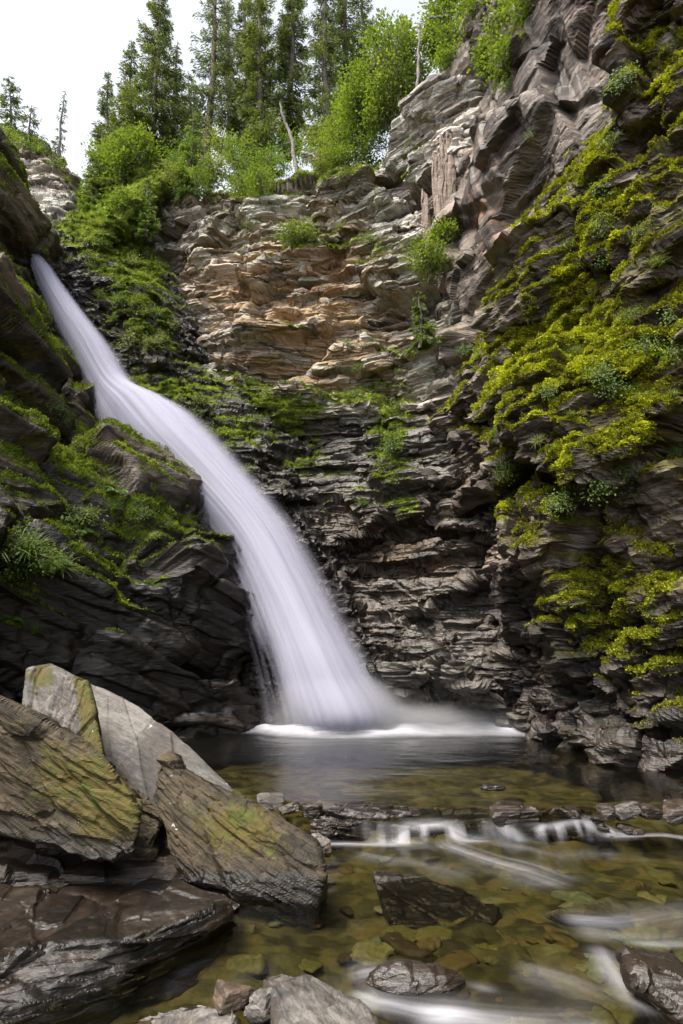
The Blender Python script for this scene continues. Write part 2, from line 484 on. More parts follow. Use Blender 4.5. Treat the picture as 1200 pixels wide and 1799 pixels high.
def leaves(c, axis, size, aspect=.5, rnd=None, face=None, droop=0):
    """diamond leaf quads: base at c, pointing along axis"""
    n = len(c)
    axis = axis / (np.linalg.norm(axis, axis=-1, keepdims=True) + 1e-9)
    r = RNG.normal(0, 1, (n, 3)) if face is None else face + RNG.normal(0, .25, (n, 3))
    side = np.cross(axis, r); side /= np.linalg.norm(side, axis=-1, keepdims=True) + 1e-9
    size = np.broadcast_to(np.asarray(size, float), (n,))[:, None]
    a = c; b = c + axis * size * .5 + side * size * aspect * .5; t = c + axis * size + np.array([0, 0, -1.]) * size * droop; d = c + axis * size * .5 - side * size * aspect * .5
    V = np.stack([a, b, t, d], 1).reshape(-1, 3)
    Fc = np.arange(n * 4).reshape(n, 4)
    R = np.repeat(np.clip(rnd if rnd is not None else RNG.random(n), 0, 1), 4)
    return V, Fc, R

def zrows(zs, plan, lean):
    """rows of constant height; plan: list of (x, y); lean(x, y, z) -> moved point"""
    return np.array([[lean(x, y, z, k) for k, (x, y) in enumerate(plan)] for z in zs], float)

# ---- right cliff
E = [(872, 1302, 8.8), (865, 1050, 9.1), (830, 800, 9.5), (782, 600, 10.0), (785, 450, 10.4), (785, 300, 10.9), (800, 105, 11.5), (895, 10, 12.0), (990, -100, 12.6), (1060, -260, 13.2)]
Ew = np.array([at(*e) for e in E])
def edge_at(z): return np.array([np.interp(z, Ew[:, 2], Ew[:, 0]), np.interp(z, Ew[:, 2], Ew[:, 1])])
planR = [(2.50, 7.9), (2.72, 6.95), (3.0, 6.3), (3.55, 5.6), (4.15, 4.4), (4.9, 2.2), (5.8, -1.0), (6.6, -7), (7, -18)]
zsR = [-.8, .1, 1.2, 2.5, 4, 5.5, 7, 8.5, 10, 12, 14, 16.5, 19, 21]
rowsR = []
for z in zsR:
    e = edge_at(z); zz = max(z, 0)
    row = [(e[0] + 1.6, e[1] + 3.6, z), (e[0] + .5, e[1] + 1.6, z), (e[0], e[1], z)]
    for k, (x, y) in enumerate(planR):
        f = max(0, 1 - (k + 1) / 4.0)
        sx = (e[0] - edge_at(0.1)[0]); sy = e[1] - edge_at(.1)[1]
        row.append((x + sx * f + (1 - f) * (.02 * zz + .004 * zz * zz * (z > 0)), y + sy * f * .9 + .05 * zz, z))
    rowsR.append(row)
CR = np.array(rowsR[::-1], float)

def paintR(px, py, Q, n, crack):
    up = n[..., 2]
    wet = .12 + blobs(px, py, [(820, 250, 90, 170, .3), (1000, 140, 100, 130, .35), (1000, 1260, 250, 130, 1.1), (760, 1150, 200, 150, .9), (1150, 1250, 250, 160, .8)]) + sstep(2.2, .3, Q[..., 2]) * .8
    stain = blobs(px, py, [(800, 200, 70, 140, .3), (760, 300, 40, 120, .4), (850, 900, 90, 80, .35), (700, 990, 120, 70, .45)])
    rust = blobs(px, py, [(850, 350, 25, 90, .9), (845, 300, 20, 100, .6), (890, 400, 40, 40, .4)])
    moss = .34 + .30 * up + .22 * fbm(Q * .8, 3, 5) + .25 * sstep(820, 1000, px) - blobs(px, py, [(1000, 130, 130, 130, .9), (830, 230, 80, 180, .8), (820, 850, 90, 110, .35), (790, 1000, 110, 160, .5)]) - .35 * sstep(1090, 1220, py)
    return dict(wet=wet, stain=stain, rust=rust, moss=moss)

def mossR(px, py, Q, n):
    up = n[..., 2]
    w = .02 + blobs(px, py, [(1150, 200, 140, 260, .50), (1100, 60, 40, 90, .35), (1000, 560, 150, 200, .36), (1130, 700, 150, 220, .40), (930, 600, 110, 150, .34), (990, 860, 130, 100, .40), (890, 900, 70, 90, .28),
                              (700, 800, 50, 100, .5), (720, 720, 70, 60, .3), (1090, 1010, 120, 90, .32), (1140, 1150, 90, 130, .42), (1010, 1080, 70, 60, .25), (1040, 290, 60, 90, .35), (1000, 1000, 60, 60, .18), (905, 100, 40, 130, .45), (690, 680, 60, 40, .2), (870, 480, 50, 90, .12), (1050, 400, 60, 150, .2), (930, 330, 40, 80, .2)])
    w = w - blobs(px, py, [(985, 120, 62, 120, 1.2), (830, 230, 70, 190, 1.2), (950, 225, 90, 50, .9), (790, 1050, 110, 130, .7), (960, 1260, 170, 90, .5), (810, 850, 50, 60, .5), (1160, 870, 50, 50, .6), (795, 540, 50, 70, .6), (720, 1000, 80, 90, .6), (1100, 500, 35, 50, .35), (1040, 740, 50, 40, .35), (930, 790, 40, 40, .3)])
    w = w + blobs(px, py, [(850, 680, 60, 80, .25), (890, 540, 50, 70, .22), (1150, 60, 60, 90, .2)]) - .24 - .35 * sstep(900, 820, px) * sstep(650, 500, py)
    str_ = Q @ bed_basis((-.10, .06, 1)).T
    return w * 1.2 + .55 * up - .25 + .62 * fbm(Q * [1.9, 1.9, 1.1], 4, 21, .6) + .30 * fbm(Q * [5, 5, 3], 3, 23) + .22 * fbm(str_ * [.9, .9, 4.5], 3, 22) + .2 * vnoise(Q * 5, 33)

def ampR(px, py, P):
    return 1.0 - np.clip(blobs(px, py, [(820, 260, 80, 190, .75), (1000, 130, 80, 120, .45)]), 0, .75)
cliff('right_cliff', CR, 1050, 960, M['rock'], 11, (-1, -.4, .1), paintR, ampR, mossR, M['moss'],
      'tall dark slate cliff hung with bright yellow-green moss', 'bright yellow-green cushion moss hanging on the tall dark cliff', 800000,
      dict(scales=((2.3, 1.5, .75, .9), (.5, .22, .10, .8)), bedded=((.55, 1.3, .30, .6), (.17, .55, .10, .5), (.055, .25, .03, .5)), bed=(-.10, .06, 1), layer=None, fine=.012, warp=.12),
      lambda px, py, P: 1 - np.clip(blobs(px, py, [(820, 265, 85, 190, 1.1), (990, 130, 85, 125, .95), (1160, 880, 45, 50, .8), (800, 540, 50, 60, .6), (790, 1000, 60, 90, .5)]), 0, .93),
      (lambda px, py: np.clip(blobs(px, py, [(820, 260, 85, 190, 1.2), (985, 140, 90, 110, .8), (890, 420, 60, 90, .5), (800, 540, 50, 70, .5)]), 0, 1), ((.85, -.5, .12), .55, 3.4, .34), ((.9, -.4, -.08), .16, 2.0, .035)))

# ---- back wall
planB = [(-9.5, 16.5), (-7.4, 15.8), (-5.6, 14.7), (-4.0, 13.8), (-2.2, 13.2), (-.5, 13.0), (.7, 12.6), (1.7, 11.9), (2.6, 11.0), (3.6, 10.4)]
def leanB(x, y, z, k):
    zz = np.clip(z, 0, 15)
    o = np.interp(zz, [0, 1, 3, 6, 8.5, 12, 15], [-2.7, -2.5, -1.7, -.75, -.2, .25, .9])
    f = np.interp(k, [0, 2, 3, 4, 5, 7, 9], [.2, .4, .6, .9, 1, .85, .35])
    return (x, y + o * f, z)
zsB = [-.8, 0, 1, 2.2, 3.6, 5, 6.5, 8, 9.5, 11, 12.5, 13.7, 14.6, 15.1]
CB = zrows(zsB, planB, leanB)[::-1]
CB = np.concatenate([CB[:1] + [0, 2.2, .55], CB[:1] + [0, .5, .25], CB], 0)

def paintB(px, py, Q, n, crack):
    up = n[..., 2]
    wet = sstep(690, 800, py) * 1.15 + blobs(px, py, [(640, 700, 60, 60, .2)]) - blobs(px, py, [(730, 980, 90, 60, .45), (790, 1010, 40, 40, .3)])
    stain = blobs(px, py, [(560, 520, 130, 120, 1.5), (540, 620, 150, 80, 1.3), (420, 500, 110, 90, .9), (640, 960, 150, 70, .35), (330, 330, 60, 40, .6), (720, 990, 90, 70, 1.2), (600, 900, 80, 30, .6), (560, 380, 70, 30, .5)])
    rust = blobs(px, py, [(550, 500, 60, 25, 1.1), (570, 890, 70, 20, .8), (590, 770, 60, 12, .8), (420, 345, 80, 20, .6), (310, 340, 50, 30, .6), (650, 510, 60, 20, .4)])
    moss = .1 + .22 * up + .2 * fbm(Q * .8, 3, 5) + blobs(px, py, [(480, 760, 120, 80, .75), (560, 420, 120, 40, .3), (690, 650, 70, 60, .35), (680, 820, 60, 120, .3), (450, 340, 150, 40, .2)]) - .25 * sstep(900, 1000, py)
    return dict(wet=wet, stain=stain, rust=rust, moss=moss)

def mossB(px, py, Q, n):
    w = blobs(px, py, [(490, 720, 105, 40, .55), (470, 780, 90, 55, .62), (560, 440, 110, 24, .34), (640, 430, 60, 30, .35), (680, 640, 55, 45, .3), (690, 740, 40, 50, .45), (690, 830, 40, 80, .5), (400, 700, 60, 40, .5),
                       (440, 320, 170, 30, .6), (620, 290, 90, 30, .45), (650, 700, 60, 20, .2)]) - .2 - .4 * sstep(920, 1000, py)
    return w * 1.25 + .35 * n[..., 2] - .12 + .42 * fbm(Q * [1.5, 1.5, 2.4], 4, 27, .6) + .15 * vnoise(Q * 5, 34)
cliff('back_cliff', CB, 1000, 900, M['backrock'], 23, (0, -1, 0), paintB, 1.0, mossB, M['dullmoss'],
      'pale banded slate cliff at the head of the gorge', 'dull green moss on the ledges of the pale banded cliff', 200000,
      dict(scales=((2.4, 1.2, .60, .9), (.8, .3, .09, .9)), bedded=((.36, 2.0, .26, .5), (.12, 1.0, .10, .4), (.036, .55, .035, .3)), bed=(.05, .03, 1), layer=None, fine=.010, warp=.10))

# ---- left cliff
EL = [(474, 1290, 9.7), (462, 1240, 9.75), (440, 1150, 9.95), (402, 1000, 10.2), (318, 905, 10.5), (200, 810, 10.9), (145, 690, 11.3), (62, 565, 11.8), (8, 465, 12.1), (50, 418, 12.2), (44, 378, 12.3), (-8, 266, 12.6), (-120, 150, 13)]
ELw = np.array([at(*e) for e in EL])
def edgeL(z): return np.array([np.interp(z, ELw[:, 2], ELw[:, 0]), np.interp(z, ELw[:, 2], ELw[:, 1])])
planL = [(-1.9, 8.9), (-2.7, 7.7), (-3.5, 6.4), (-4.4, 4.8), (-5.4, 2.5), (-6.4, -.5), (-7.2, -6), (-7.5, -18)]
zsL = [-.8, .1, .9, 1.8, 2.7, 3.6, 4.6, 5.6, 6.7, 7.8, 9, 10.2, 10.8, 11.4, 12.2, 13.2, 14.3]
rowsL = []
for z in zsL:
    e = edgeL(z); zz = max(z, 0); e0 = edgeL(.1)
    row = [(e[0] - .5, e[1] + 2.2, z), (e[0] - .15, e[1] + .8, z), (e[0], e[1], z)]
    for k, (x, y) in enumerate(planL):
        f = max(0, 1 - (k + 1) / 4.0)
        row.append((x + (e[0] - e0[0]) * f + (1 - f) * (-.36 * zz), y + (e[1] - e0[1]) * f + (1 - f) * .17 * zz, z))
    rowsL.append(row)
CL = np.array(rowsL[::-1], float)
def paintL(px, py, Q, n, crack):
    up = n[..., 2]
    wet = .35 + .5 * sstep(760, 1000, py)
    moss = .22 + .42 * up + .26 * fbm(Q * .8, 3, 5) + blobs(px, py, [(60, 620, 130, 120, .2), (270, 950, 90, 60, .2), (60, 870, 120, 160, .2)]) - blobs(px, py, [(330, 1080, 130, 110, .45), (40, 370, 70, 90, .5)]) - .2 * sstep(1100, 1250, py)
    stain = .12 + blobs(px, py, [(40, 380, 70, 110, .5)])
    return dict(wet=wet, moss=moss, stain=stain, rust=blobs(px, py, [(310, 1040, 18, 10, .8)]))
def mossL(px, py, Q, n):
    w = blobs(px, py, [(110, 590, 90, 60, .28), (150, 800, 110, 70, .3), (270, 930, 70, 60, .5), (50, 990, 90, 60, .4), (200, 880, 90, 60, .26), (20, 560, 60, 100, .3), (60, 760, 110, 90, .2), (80, 400, 20, 60, .2), (30, 1100, 80, 40, .2), (250, 1020, 120, 60, .16), (30, 300, 60, 40, .4)]) - .19 - blobs(px, py, [(350, 1100, 120, 110, .5)]) - .3 * sstep(1080, 1200, py)
    return w * 1.3 + .58 * n[..., 2] - .12 + .4 * fbm(Q * [1.6, 1.6, 1.2], 4, 29, .6) + .15 * vnoise(Q * 5, 35)
cliff('left_cliff', CL, 1100, 1000, M['darkrock'], 37, (1, -.6, .4), paintL, 1.0, mossL, M['dullmoss'],
      'dark wet slate buttress with mossy slanting ledges beside the waterfall', 'dark olive moss on the ledges of the dark buttress beside the waterfall', 300000,
      dict(scales=((3.2, 1.3, .65, .8), (.9, .3, .07, .9)), bedded=((.62, 3.4, .46, .5), (.20, 1.8, .08, .5), (.05, .8, .016, .5)), layer=None, fine=.010, warp=.10, bed=(.2, .32, 1)))

# ---- spur and chute under the waterfall
FALL = [(44, 450, 86, 456, 13.2), (74, 532, 142, 535, 12.8), (118, 622, 204, 612, 12.2), (152, 692, 250, 680, 11.75), (168, 745, 330, 715, 11.3), (208, 808, 395, 772, 10.9),
        (290, 890, 466, 850, 10.6), (356, 970, 530, 928, 10.35), (394, 1048, 585, 1022, 10.1), (420, 1125, 636, 1118, 9.85), (438, 1200, 684, 1196, 9.6), (452, 1284, 738, 1270, 9.3)]
RIDGE = [(170, 450, 13.2), (222, 505, 12.7), (268, 580, 12.3), (292, 668, 11.9), (335, 708, 11.6), (425, 748, 11.5), (498, 845, 11.25), (540, 930, 10.95), (585, 1030, 10.6), (628, 1125, 10.4), (662, 1200, 10.2), (698, 1272, 10.0)]
rowsS = [[(-60, 400, 17), (60, 400, 16.5), (140, 350, 15.8), (225, 300, 15.2), (300, 285, 15.5), (340, 300, 16.5)],
         [(-60, 445, 15), (40, 442, 14.4), (95, 440, 13.9), (185, 410, 13.8), (265, 340, 14.2), (310, 330, 15.5)]]
for (lx, ly, rx, ry, Y), (gx, gy, gY) in zip(FALL, RIDGE):
    rowsS.append([(lx - 70, ly + 10, Y + 1.2), (lx, ly, Y + .38), ((lx + rx) / 2, (ly + ry) / 2, Y + .33), (rx + 8, ry, Y + .26), (gx, gy, gY), (gx + 70, gy - 35, gY + 1.5)])
rowsS.append([(400, 1340, 10.4), (480, 1340, 9.9), (570, 1340, 9.9), (690, 1340, 9.9), (705, 1340, 9.9), (770, 1320, 11)])
CS = np.array([[at(*p) for p in r] for r in rowsS])
def paintS(px, py, Q, n, crack):
    return dict(wet=.75 - .5 * sstep(480, 330, py), moss=.2 + .3 * n[..., 2] + .2 * fbm(Q * .8, 3, 5) + blobs(px, py, [(260, 560, 90, 150, .3), (330, 700, 100, 60, .4)]), stain=blobs(px, py, [(240, 640, 50, 60, .8)]))
def mossS(px, py, Q, n):
    w = blobs(px, py, [(300, 690, 90, 40, .5), (410, 760, 90, 40, .4), (240, 520, 80, 90, .4), (190, 400, 100, 70, .7), (220, 320, 120, 50, .8)]) - .2 - .5 * sstep(850, 950, py)
    return w * 1.3 + .4 * n[..., 2] - .12 + .4 * fbm(Q * 1.6, 4, 31, .6)
cliff('waterfall_chute', CS, 700, 300, M['darkrock'], 41, (.3, -1, .3), paintS, .55, mossS, M['dullmoss'],
      'dark wet rock chute and green spur under the waterfall', 'green moss on the spur right of the waterfall', 90000, dict(scales=((1.6, .7, .35, .6), (.4, .15, .06, .6)), bedded=((.35, 1.0, .22, .5), (.12, .5, .08, .5)), layer=None))

# ---- outcrop beyond the lip
rowsO = [[(-260, 235, 19), (-60, 240, 19), (40, 258, 19), (85, 280, 18.5), (118, 310, 18.2), (150, 345, 18)],
         [(-260, 222, 16.8), (-60, 228, 16.6), (30, 244, 16.3), (85, 272, 16.1), (124, 312, 16.3), (156, 352, 17.4)],
         [(-260, 300, 15.8), (-60, 300, 15.8), (40, 300, 15.5), (92, 312, 15.4), (138, 352, 15.7), (175, 395, 16.6)],
         [(-260, 380, 15.2), (-60, 380, 15.2), (40, 380, 15.0), (100, 390, 14.9), (155, 410, 15.1), (200, 435, 16)],
         [(-260, 480, 14.8), (-60, 480, 14.8), (40, 480, 14.6), (110, 480, 14.5), (170, 480, 14.7), (230, 490, 15.5)]]
CO = np.array([[at(*p) for p in r] for r in rowsO])
def paintO(px, py, Q, n, crack):
    return dict(moss=.05 + .3 * n[..., 2] + blobs(px, py, [(150, 330, 30, 60, .6), (190, 440, 40, 40, .6)]), stain=blobs(px, py, [(60, 290, 60, 30, .5), (120, 420, 30, 30, .3)]))
def mossO(px, py, Q, n):
    w = sstep(275, 240, py - .35 * np.clip(px - 20, 0, 200)) * .9 + blobs(px, py, [(180, 450, 40, 40, .6), (145, 330, 22, 70, .5)]) - .5
    return w + .3 * n[..., 2] - .1 + .3 * fbm(Q * 1.6, 4, 37, .6)
cliff('pale_outcrop', CO, 300, 360, M['backrock'], 53, (0, -1, .2), paintO, .8, mossO, M['dullmoss'],
      'pale grey slate outcrop with a grassy cap above the waterfall lip', 'brownish turf on the cap of the pale outcrop', 50000, dict(scales=((1.6, .7, .3, .6), (.4, .15, .06, .6)), bedded=((.4, 1.2, .26, .5), (.13, .6, .09, .5)), layer=None))
# ------------------------------------------------------------------ stream bed and water
LEDGE = np.array([on_level(x, y, .08) for x, y in [(300, 1385), (440, 1398), (540, 1432), (640, 1452), (760, 1462), (860, 1452), (960, 1462), (1080, 1440), (1250, 1424), (1500, 1420)]])
LEDGE = np.concatenate([[[-9, LEDGE[0, 1] + .3, 0]], LEDGE, [[9, LEDGE[-1, 1], 0]]])
def ledge_y(x): return np.interp(x, LEDGE[:, 0], LEDGE[:, 1])
def water_z(x, y):
    P = np.stack([x, y, 0 * x], -1)
    wob = .04 * vnoise(P * 3.1, 71) + .03 * vnoise(P * [11, 3, 1], 72)
    s = sstep(-.11, .07, y - ledge_y(x) + wob)
    z = .125 * s
    Q = P * [1.5, .55, 1]
    z = z + (1 - s) * (.016 * vnoise(Q * 1.7, 73) + .006 * vnoise(Q * 4.5, 74)) + s * (.004 * vnoise(P * [1.5, 2.5, 1], 75) + .002 * vnoise(P * [5, 7, 1], 76))
    return z, s

ys = np.concatenate([np.linspace(-6, 1.6, 60), np.linspace(1.62, 5.2, 520), np.linspace(5.22, 11.5, 260)])
xs = np.linspace(-8, 9, 900)
X, Y_ = np.meshgrid(xs, ys)
Z, S_ = water_z(X, Y_)
P = np.stack([X, Y_, Z], -1)

# white water: (points seen at), width in metres, strength
STREAKS = [
    ([(545, 1476), (640, 1476), (760, 1474), (860, 1470)], .036, .5),
    ([(860, 1462), (905, 1472), (960, 1474), (1040, 1462), (1140, 1462), (1230, 1470)], .036, .5),
    ([(700, 1450), (760, 1482), (850, 1512), (930, 1535), (1010, 1562)], .085, .55),
    ([(620, 1500), (740, 1520), (840, 1545)], .07, .28),
    ([(860, 1480), (960, 1500), (1100, 1500)], .06, .25),
    ([(980, 1618), (1080, 1622), (1180, 1606), (1260, 1600)], .06, .5),
    ([(1000, 1640), (1120, 1650), (1260, 1640)], .06, .28),
    ([(605, 1712), (640, 1704), (700, 1700)], .045, .6),
    ([(610, 1735), (660, 1760), (760, 1772), (860, 1785)], .05, .75),
    ([(820, 1726), (850, 1732), (880, 1736)], .022, .8),
    ([(720, 1776), (850, 1790), (980, 1796), (1080, 1790)], .06, .95),
    ([(1050, 1660), (1080, 1710), (1110, 1745), (1150, 1780)], .045, .7),
    ([(900, 1690), (1000, 1720), (1090, 1760)], .07, .3),
    ([(1098, 1660), (1150, 1662), (1250, 1664)], .03, .4),
    ([(380, 1738), (430, 1750), (480, 1760)], .015, .8),
]
foam = 0 * X
fl = Y_ > 1.2
PX, PY, _ = proj(P)
for i, (pts, wd, st) in enumerate(STREAKS):
    W3 = np.array([on_level(a, b, .0 if b > 1450 else .12) for a, b in pts])[:, :2]
    if i < 2: W3 = W3 - [0, .11]
    best = np.full(X.shape, 9e9); along = 0 * X; across = 0 * X; s0 = 0
    for (x0, y0), (x1, y1) in zip(W3[:-1], W3[1:]):
        dx, dy = x1 - x0, y1 - y0; ln = math.hypot(dx, dy)
        t = np.clip(((X - x0) * dx + (Y_ - y0) * dy) / (dx * dx + dy * dy), 0, 1)
        q = (X - x0 - t * dx) ** 2 + (Y_ - y0 - t * dy) ** 2
        m = q < best
        across = np.where(m, ((X - x0) * dy - (Y_ - y0) * dx) / ln, across); along = np.where(m, s0 + t * ln, along)
        best = np.where(m, q, best); s0 += ln
    ww = 1.0 * wd * (1 + .35 * vnoise(P * [4, 4, 1], 81))
    th = np.stack([across * 26, along * 1.5, 0 * X + wd * 77], -1)
    thr = np.clip(.5 + .75 * vnoise(th, 82) + .4 * vnoise(th * [2.3, 1.6, 1], 83), .05, 1.4)
    foam = foam + .62 * (st if i < 2 else st * .62) * np.exp(-best / (2 * ww * ww)) * (.25 + .75 * thr) * fl * sstep(-.02, .12, along) * sstep(s0 + .02, s0 - .15, along)
sm = 4 * S_ * (1 - S_)
# threads of water falling over the ledge
win = blobs(PX, 0 * PX, [(915, 0, 55, 1, .9), (1060, 0, 40, 1, .5), (650, 0, 110, 1, .35), (1160, 0, 60, 1, .3)])
foam = foam * (1 - sm + sm * np.clip(.35 + 1.5 * vnoise(P * [24, 1.5, .01], 95), 0, 1.3))
foam = foam + sm * win * np.clip(.30 + .75 * vnoise(P * [17, 1.2, .01], 96) + .5 * vnoise(P * [41, 1.2, .01], 98), 0, .9) * .26 * sstep(-.35, .45, vnoise(P * [3.7, .5, .01], 99))
# foot of the fall: white boil spreading over the back of the pool
c0 = at(585, 1272, 9.5)
yb = np.interp(X, [-3, -1.3, -.9, 0, .8, 2.0, 2.7, 4], [9.5, 9.15, 8.8, 8.6, 8.7, 8.85, 8.92, 9.2])
ft = sstep(-.14, .45, Y_ - yb + .06 * vnoise(P * [2, 2, 1], 91)) * sstep(-1.75, -1.1, X) * sstep(3.4, 2.6, X)
foam = foam + 1.4 * ft + .10 * np.exp(-((X + .1) / .8) ** 2) * sstep(6.2, 8.9, Y_)
P[..., 2] += .17 * ft * (.75 + .35 * vnoise(P * [3, 3, 1], 97)) * sstep(9.9, 9.4, Y_)
me = new_mesh('stream_water', P.reshape(-1, 3), grid_faces(*X.shape)[:, ::-1], 4, dict(foam=np.clip(foam, 0, 1.3), broken=np.clip(sm * 1.2, 0, 1)), None, True)
wm, nt, out = mat_new('clear_brown_water'); n = N(nt)
co = n.coord()
# long exposure: only soft, drawn-out swells are left of the ripples
rip = n.math('ADD', n.noise(n.mapping(co, (1.6, 4.5, 1), (0, 0, .15)), 1.6, 3, .5, .4), n.math('MULTIPLY', n.noise(n.mapping(co, (5, 12, 1), (0, 0, .2)), 1.5, 2, .5), .22))
nor = n.bump(rip, .07, .1)
fr = n.new('ShaderNodeFresnel'); fr.inputs[0].default_value = 1.33; nt.links.new(nor, fr.inputs[1])
gl = n.new('ShaderNodeBsdfGlossy'); gl.inputs['Roughness'].default_value = .16; gl.inputs[0].default_value = (1, 1, 1, 1); nt.links.new(nor, gl.inputs['Normal'])
tr = n.new('ShaderNodeBsdfTransparent'); tr.inputs[0].default_value = (.49, .475, .35, 1)
body = n.mixs(n.math('MULTIPLY', n.math('MULTIPLY', fr.outputs[0], .75), n.math('SUBTRACT', 1, n.math('MULTIPLY', n.attr('broken'), .92)), clamp=True), tr.outputs[0], gl.outputs[0])
fo = n.attr('foam')
st = n.noise(n.mapping(co, (2.2, 7, 1), (0, 0, .35)), 2.0, 4, .55, .6)
fa = n.math('MULTIPLY', n.math('MULTIPLY', fo, n.rng(st, .18, .75, .75, 1.1)), .9, clamp=True)
wh = n.bsdf((.56, .56, .61), .8, None, .3)
nt.links.new(n.mixs(fa, body, wh), out.inputs[0])
me.materials.append(wm)
tag(link('stream_water', me), 'clear brown pool and shallow stream with soft white streaks', 'water', kind='structure')

# bed
xs2 = np.linspace(-9, 10, 700); ys2 = np.concatenate([np.linspace(-7, 1.6, 60), np.linspace(1.63, 5.5, 420), np.linspace(5.52, 13, 200)])
X2, Y2 = np.meshgrid(xs2, ys2)
Zw, S2 = water_z(X2, Y2)
P2 = np.stack([X2, Y2, 0 * X2], -1)
F1, F2, ID, OF = worley(P2 * [4.2, 4.2, 1] + .2 * vnoise(P2 * 4, 5)[..., None], 61)
f1, f2, id2, _ = worley(P2 * [11, 11, 1], 62)
zb = Zw - .13 - .34 * S2 * sstep(.1, 2.5, Y2 - ledge_y(X2)) + .05 * np.clip(.75 - F1, 0, 1) * (h01(rehash(ID, 2)) > .35) + .02 * (.5 - f1) + .03 * vnoise(P2 * 1.3, 63)
tint = np.clip(.5 + .6 * (h01(rehash(ID, 5)) - .5) + .5 * (h01(rehash(id2, 5)) - .5), 0, 1)
bm_, nt, out = mat_new('stream_bed_gravel'); n = N(nt)
co = n.coord(); t = n.attr('tint')
c = n.ramp(n.math('ADD', n.math('MULTIPLY', t, .75), n.math('MULTIPLY', n.noise(co, 3, 5, .6), .35)), [(.25, (.022, .019, .007)), (.45, (.06, .054, .022)), (.62, (.115, .108, .048)), (.75, (.155, .115, .042)), (.9, (.17, .18, .11))])
c = n.mix(n.rng(n.noise(co, 13, 4, .7), .45, .7), c, n.mix(1, c, (.6, .6, .55), 'MULTIPLY'))
nt.links.new(n.bsdf(c, .8, n.bump(n.noise(co, 18, 4, .6), .4, .03)), out.inputs[0])
P2[..., 2] = zb
me = new_mesh('stream_bed', P2.reshape(-1, 3), grid_faces(*X2.shape)[:, ::-1], 4, dict(tint=tint), bm_)
tag(link('stream_bed', me), 'ochre gravel bed seen through the clear stream', 'stream bed', kind='structure')

# ------------------------------------------------------------------ waterfall
FC = np.array([[at(lx, ly, Y), at((lx * 2 + rx) / 3, (ly * 2 + ry) / 3, Y), at((lx + rx * 2) / 3, (ly + ry * 2) / 3, Y), at(rx, ry, Y)] for lx, ly, rx, ry, Y in
               [(28, 395, 58, 400, 14.4)] + FALL + [(482, 1330, 700, 1322, 9.75)]])
wfm, nt, out = mat_new('falling_water'); n = N(nt)
fu, fv, fa = n.attr('fu'), n.attr('fv'), n.attr('body')
cx = n.new('ShaderNodeCombineXYZ'); n.put(cx.inputs[0], n.math('MULTIPLY', fu, 7)); n.put(cx.inputs[1], n.math('MULTIPLY', fv, 1.1)); n.put(cx.inputs[2], n.attr('sheet'))
s1 = n.noise(cx.outputs[0], 1.0, 4, .55, .25)
cx2 = n.new('ShaderNodeCombineXYZ'); n.put(cx2.inputs[0], n.math('MULTIPLY', fu, 22)); n.put(cx2.inputs[1], n.math('MULTIPLY', fv, 1.3)); n.put(cx2.inputs[2], n.attr('sheet'))
s2 = n.noise(cx2.outputs[0], 1.0, 3, .5, .2)
stk = n.math('ADD', n.math('MULTIPLY', s1, .95), n.math('MULTIPLY', s2, .05))
al = n.rng(n.math('ADD', fa, n.math('MULTIPLY', n.math('SUBTRACT', stk, .5), .4)), .0, 1.0, 0, 1)
al = n.math('MULTIPLY', al, n.rng(fa, .0, .2))
df = n.new('ShaderNodeBsdfDiffuse'); n.put(df.inputs[0], (.48, .475, .575))
tl = n.new('ShaderNodeBsdfTranslucent'); n.put(tl.inputs[0], (.48, .475, .575))
tp = n.new('ShaderNodeBsdfTransparent')
nt.links.new(n.mixs(al, tp.outputs[0], n.mixs(.35, df.outputs[0], tl.outputs[0])), out.inputs[0])
root = empty('waterfall', at(585, 1272, 9.6))
tag(root, 'silky white waterfall sliding down the dark chute into the pool', 'waterfall')
nv, nu = 420, 90
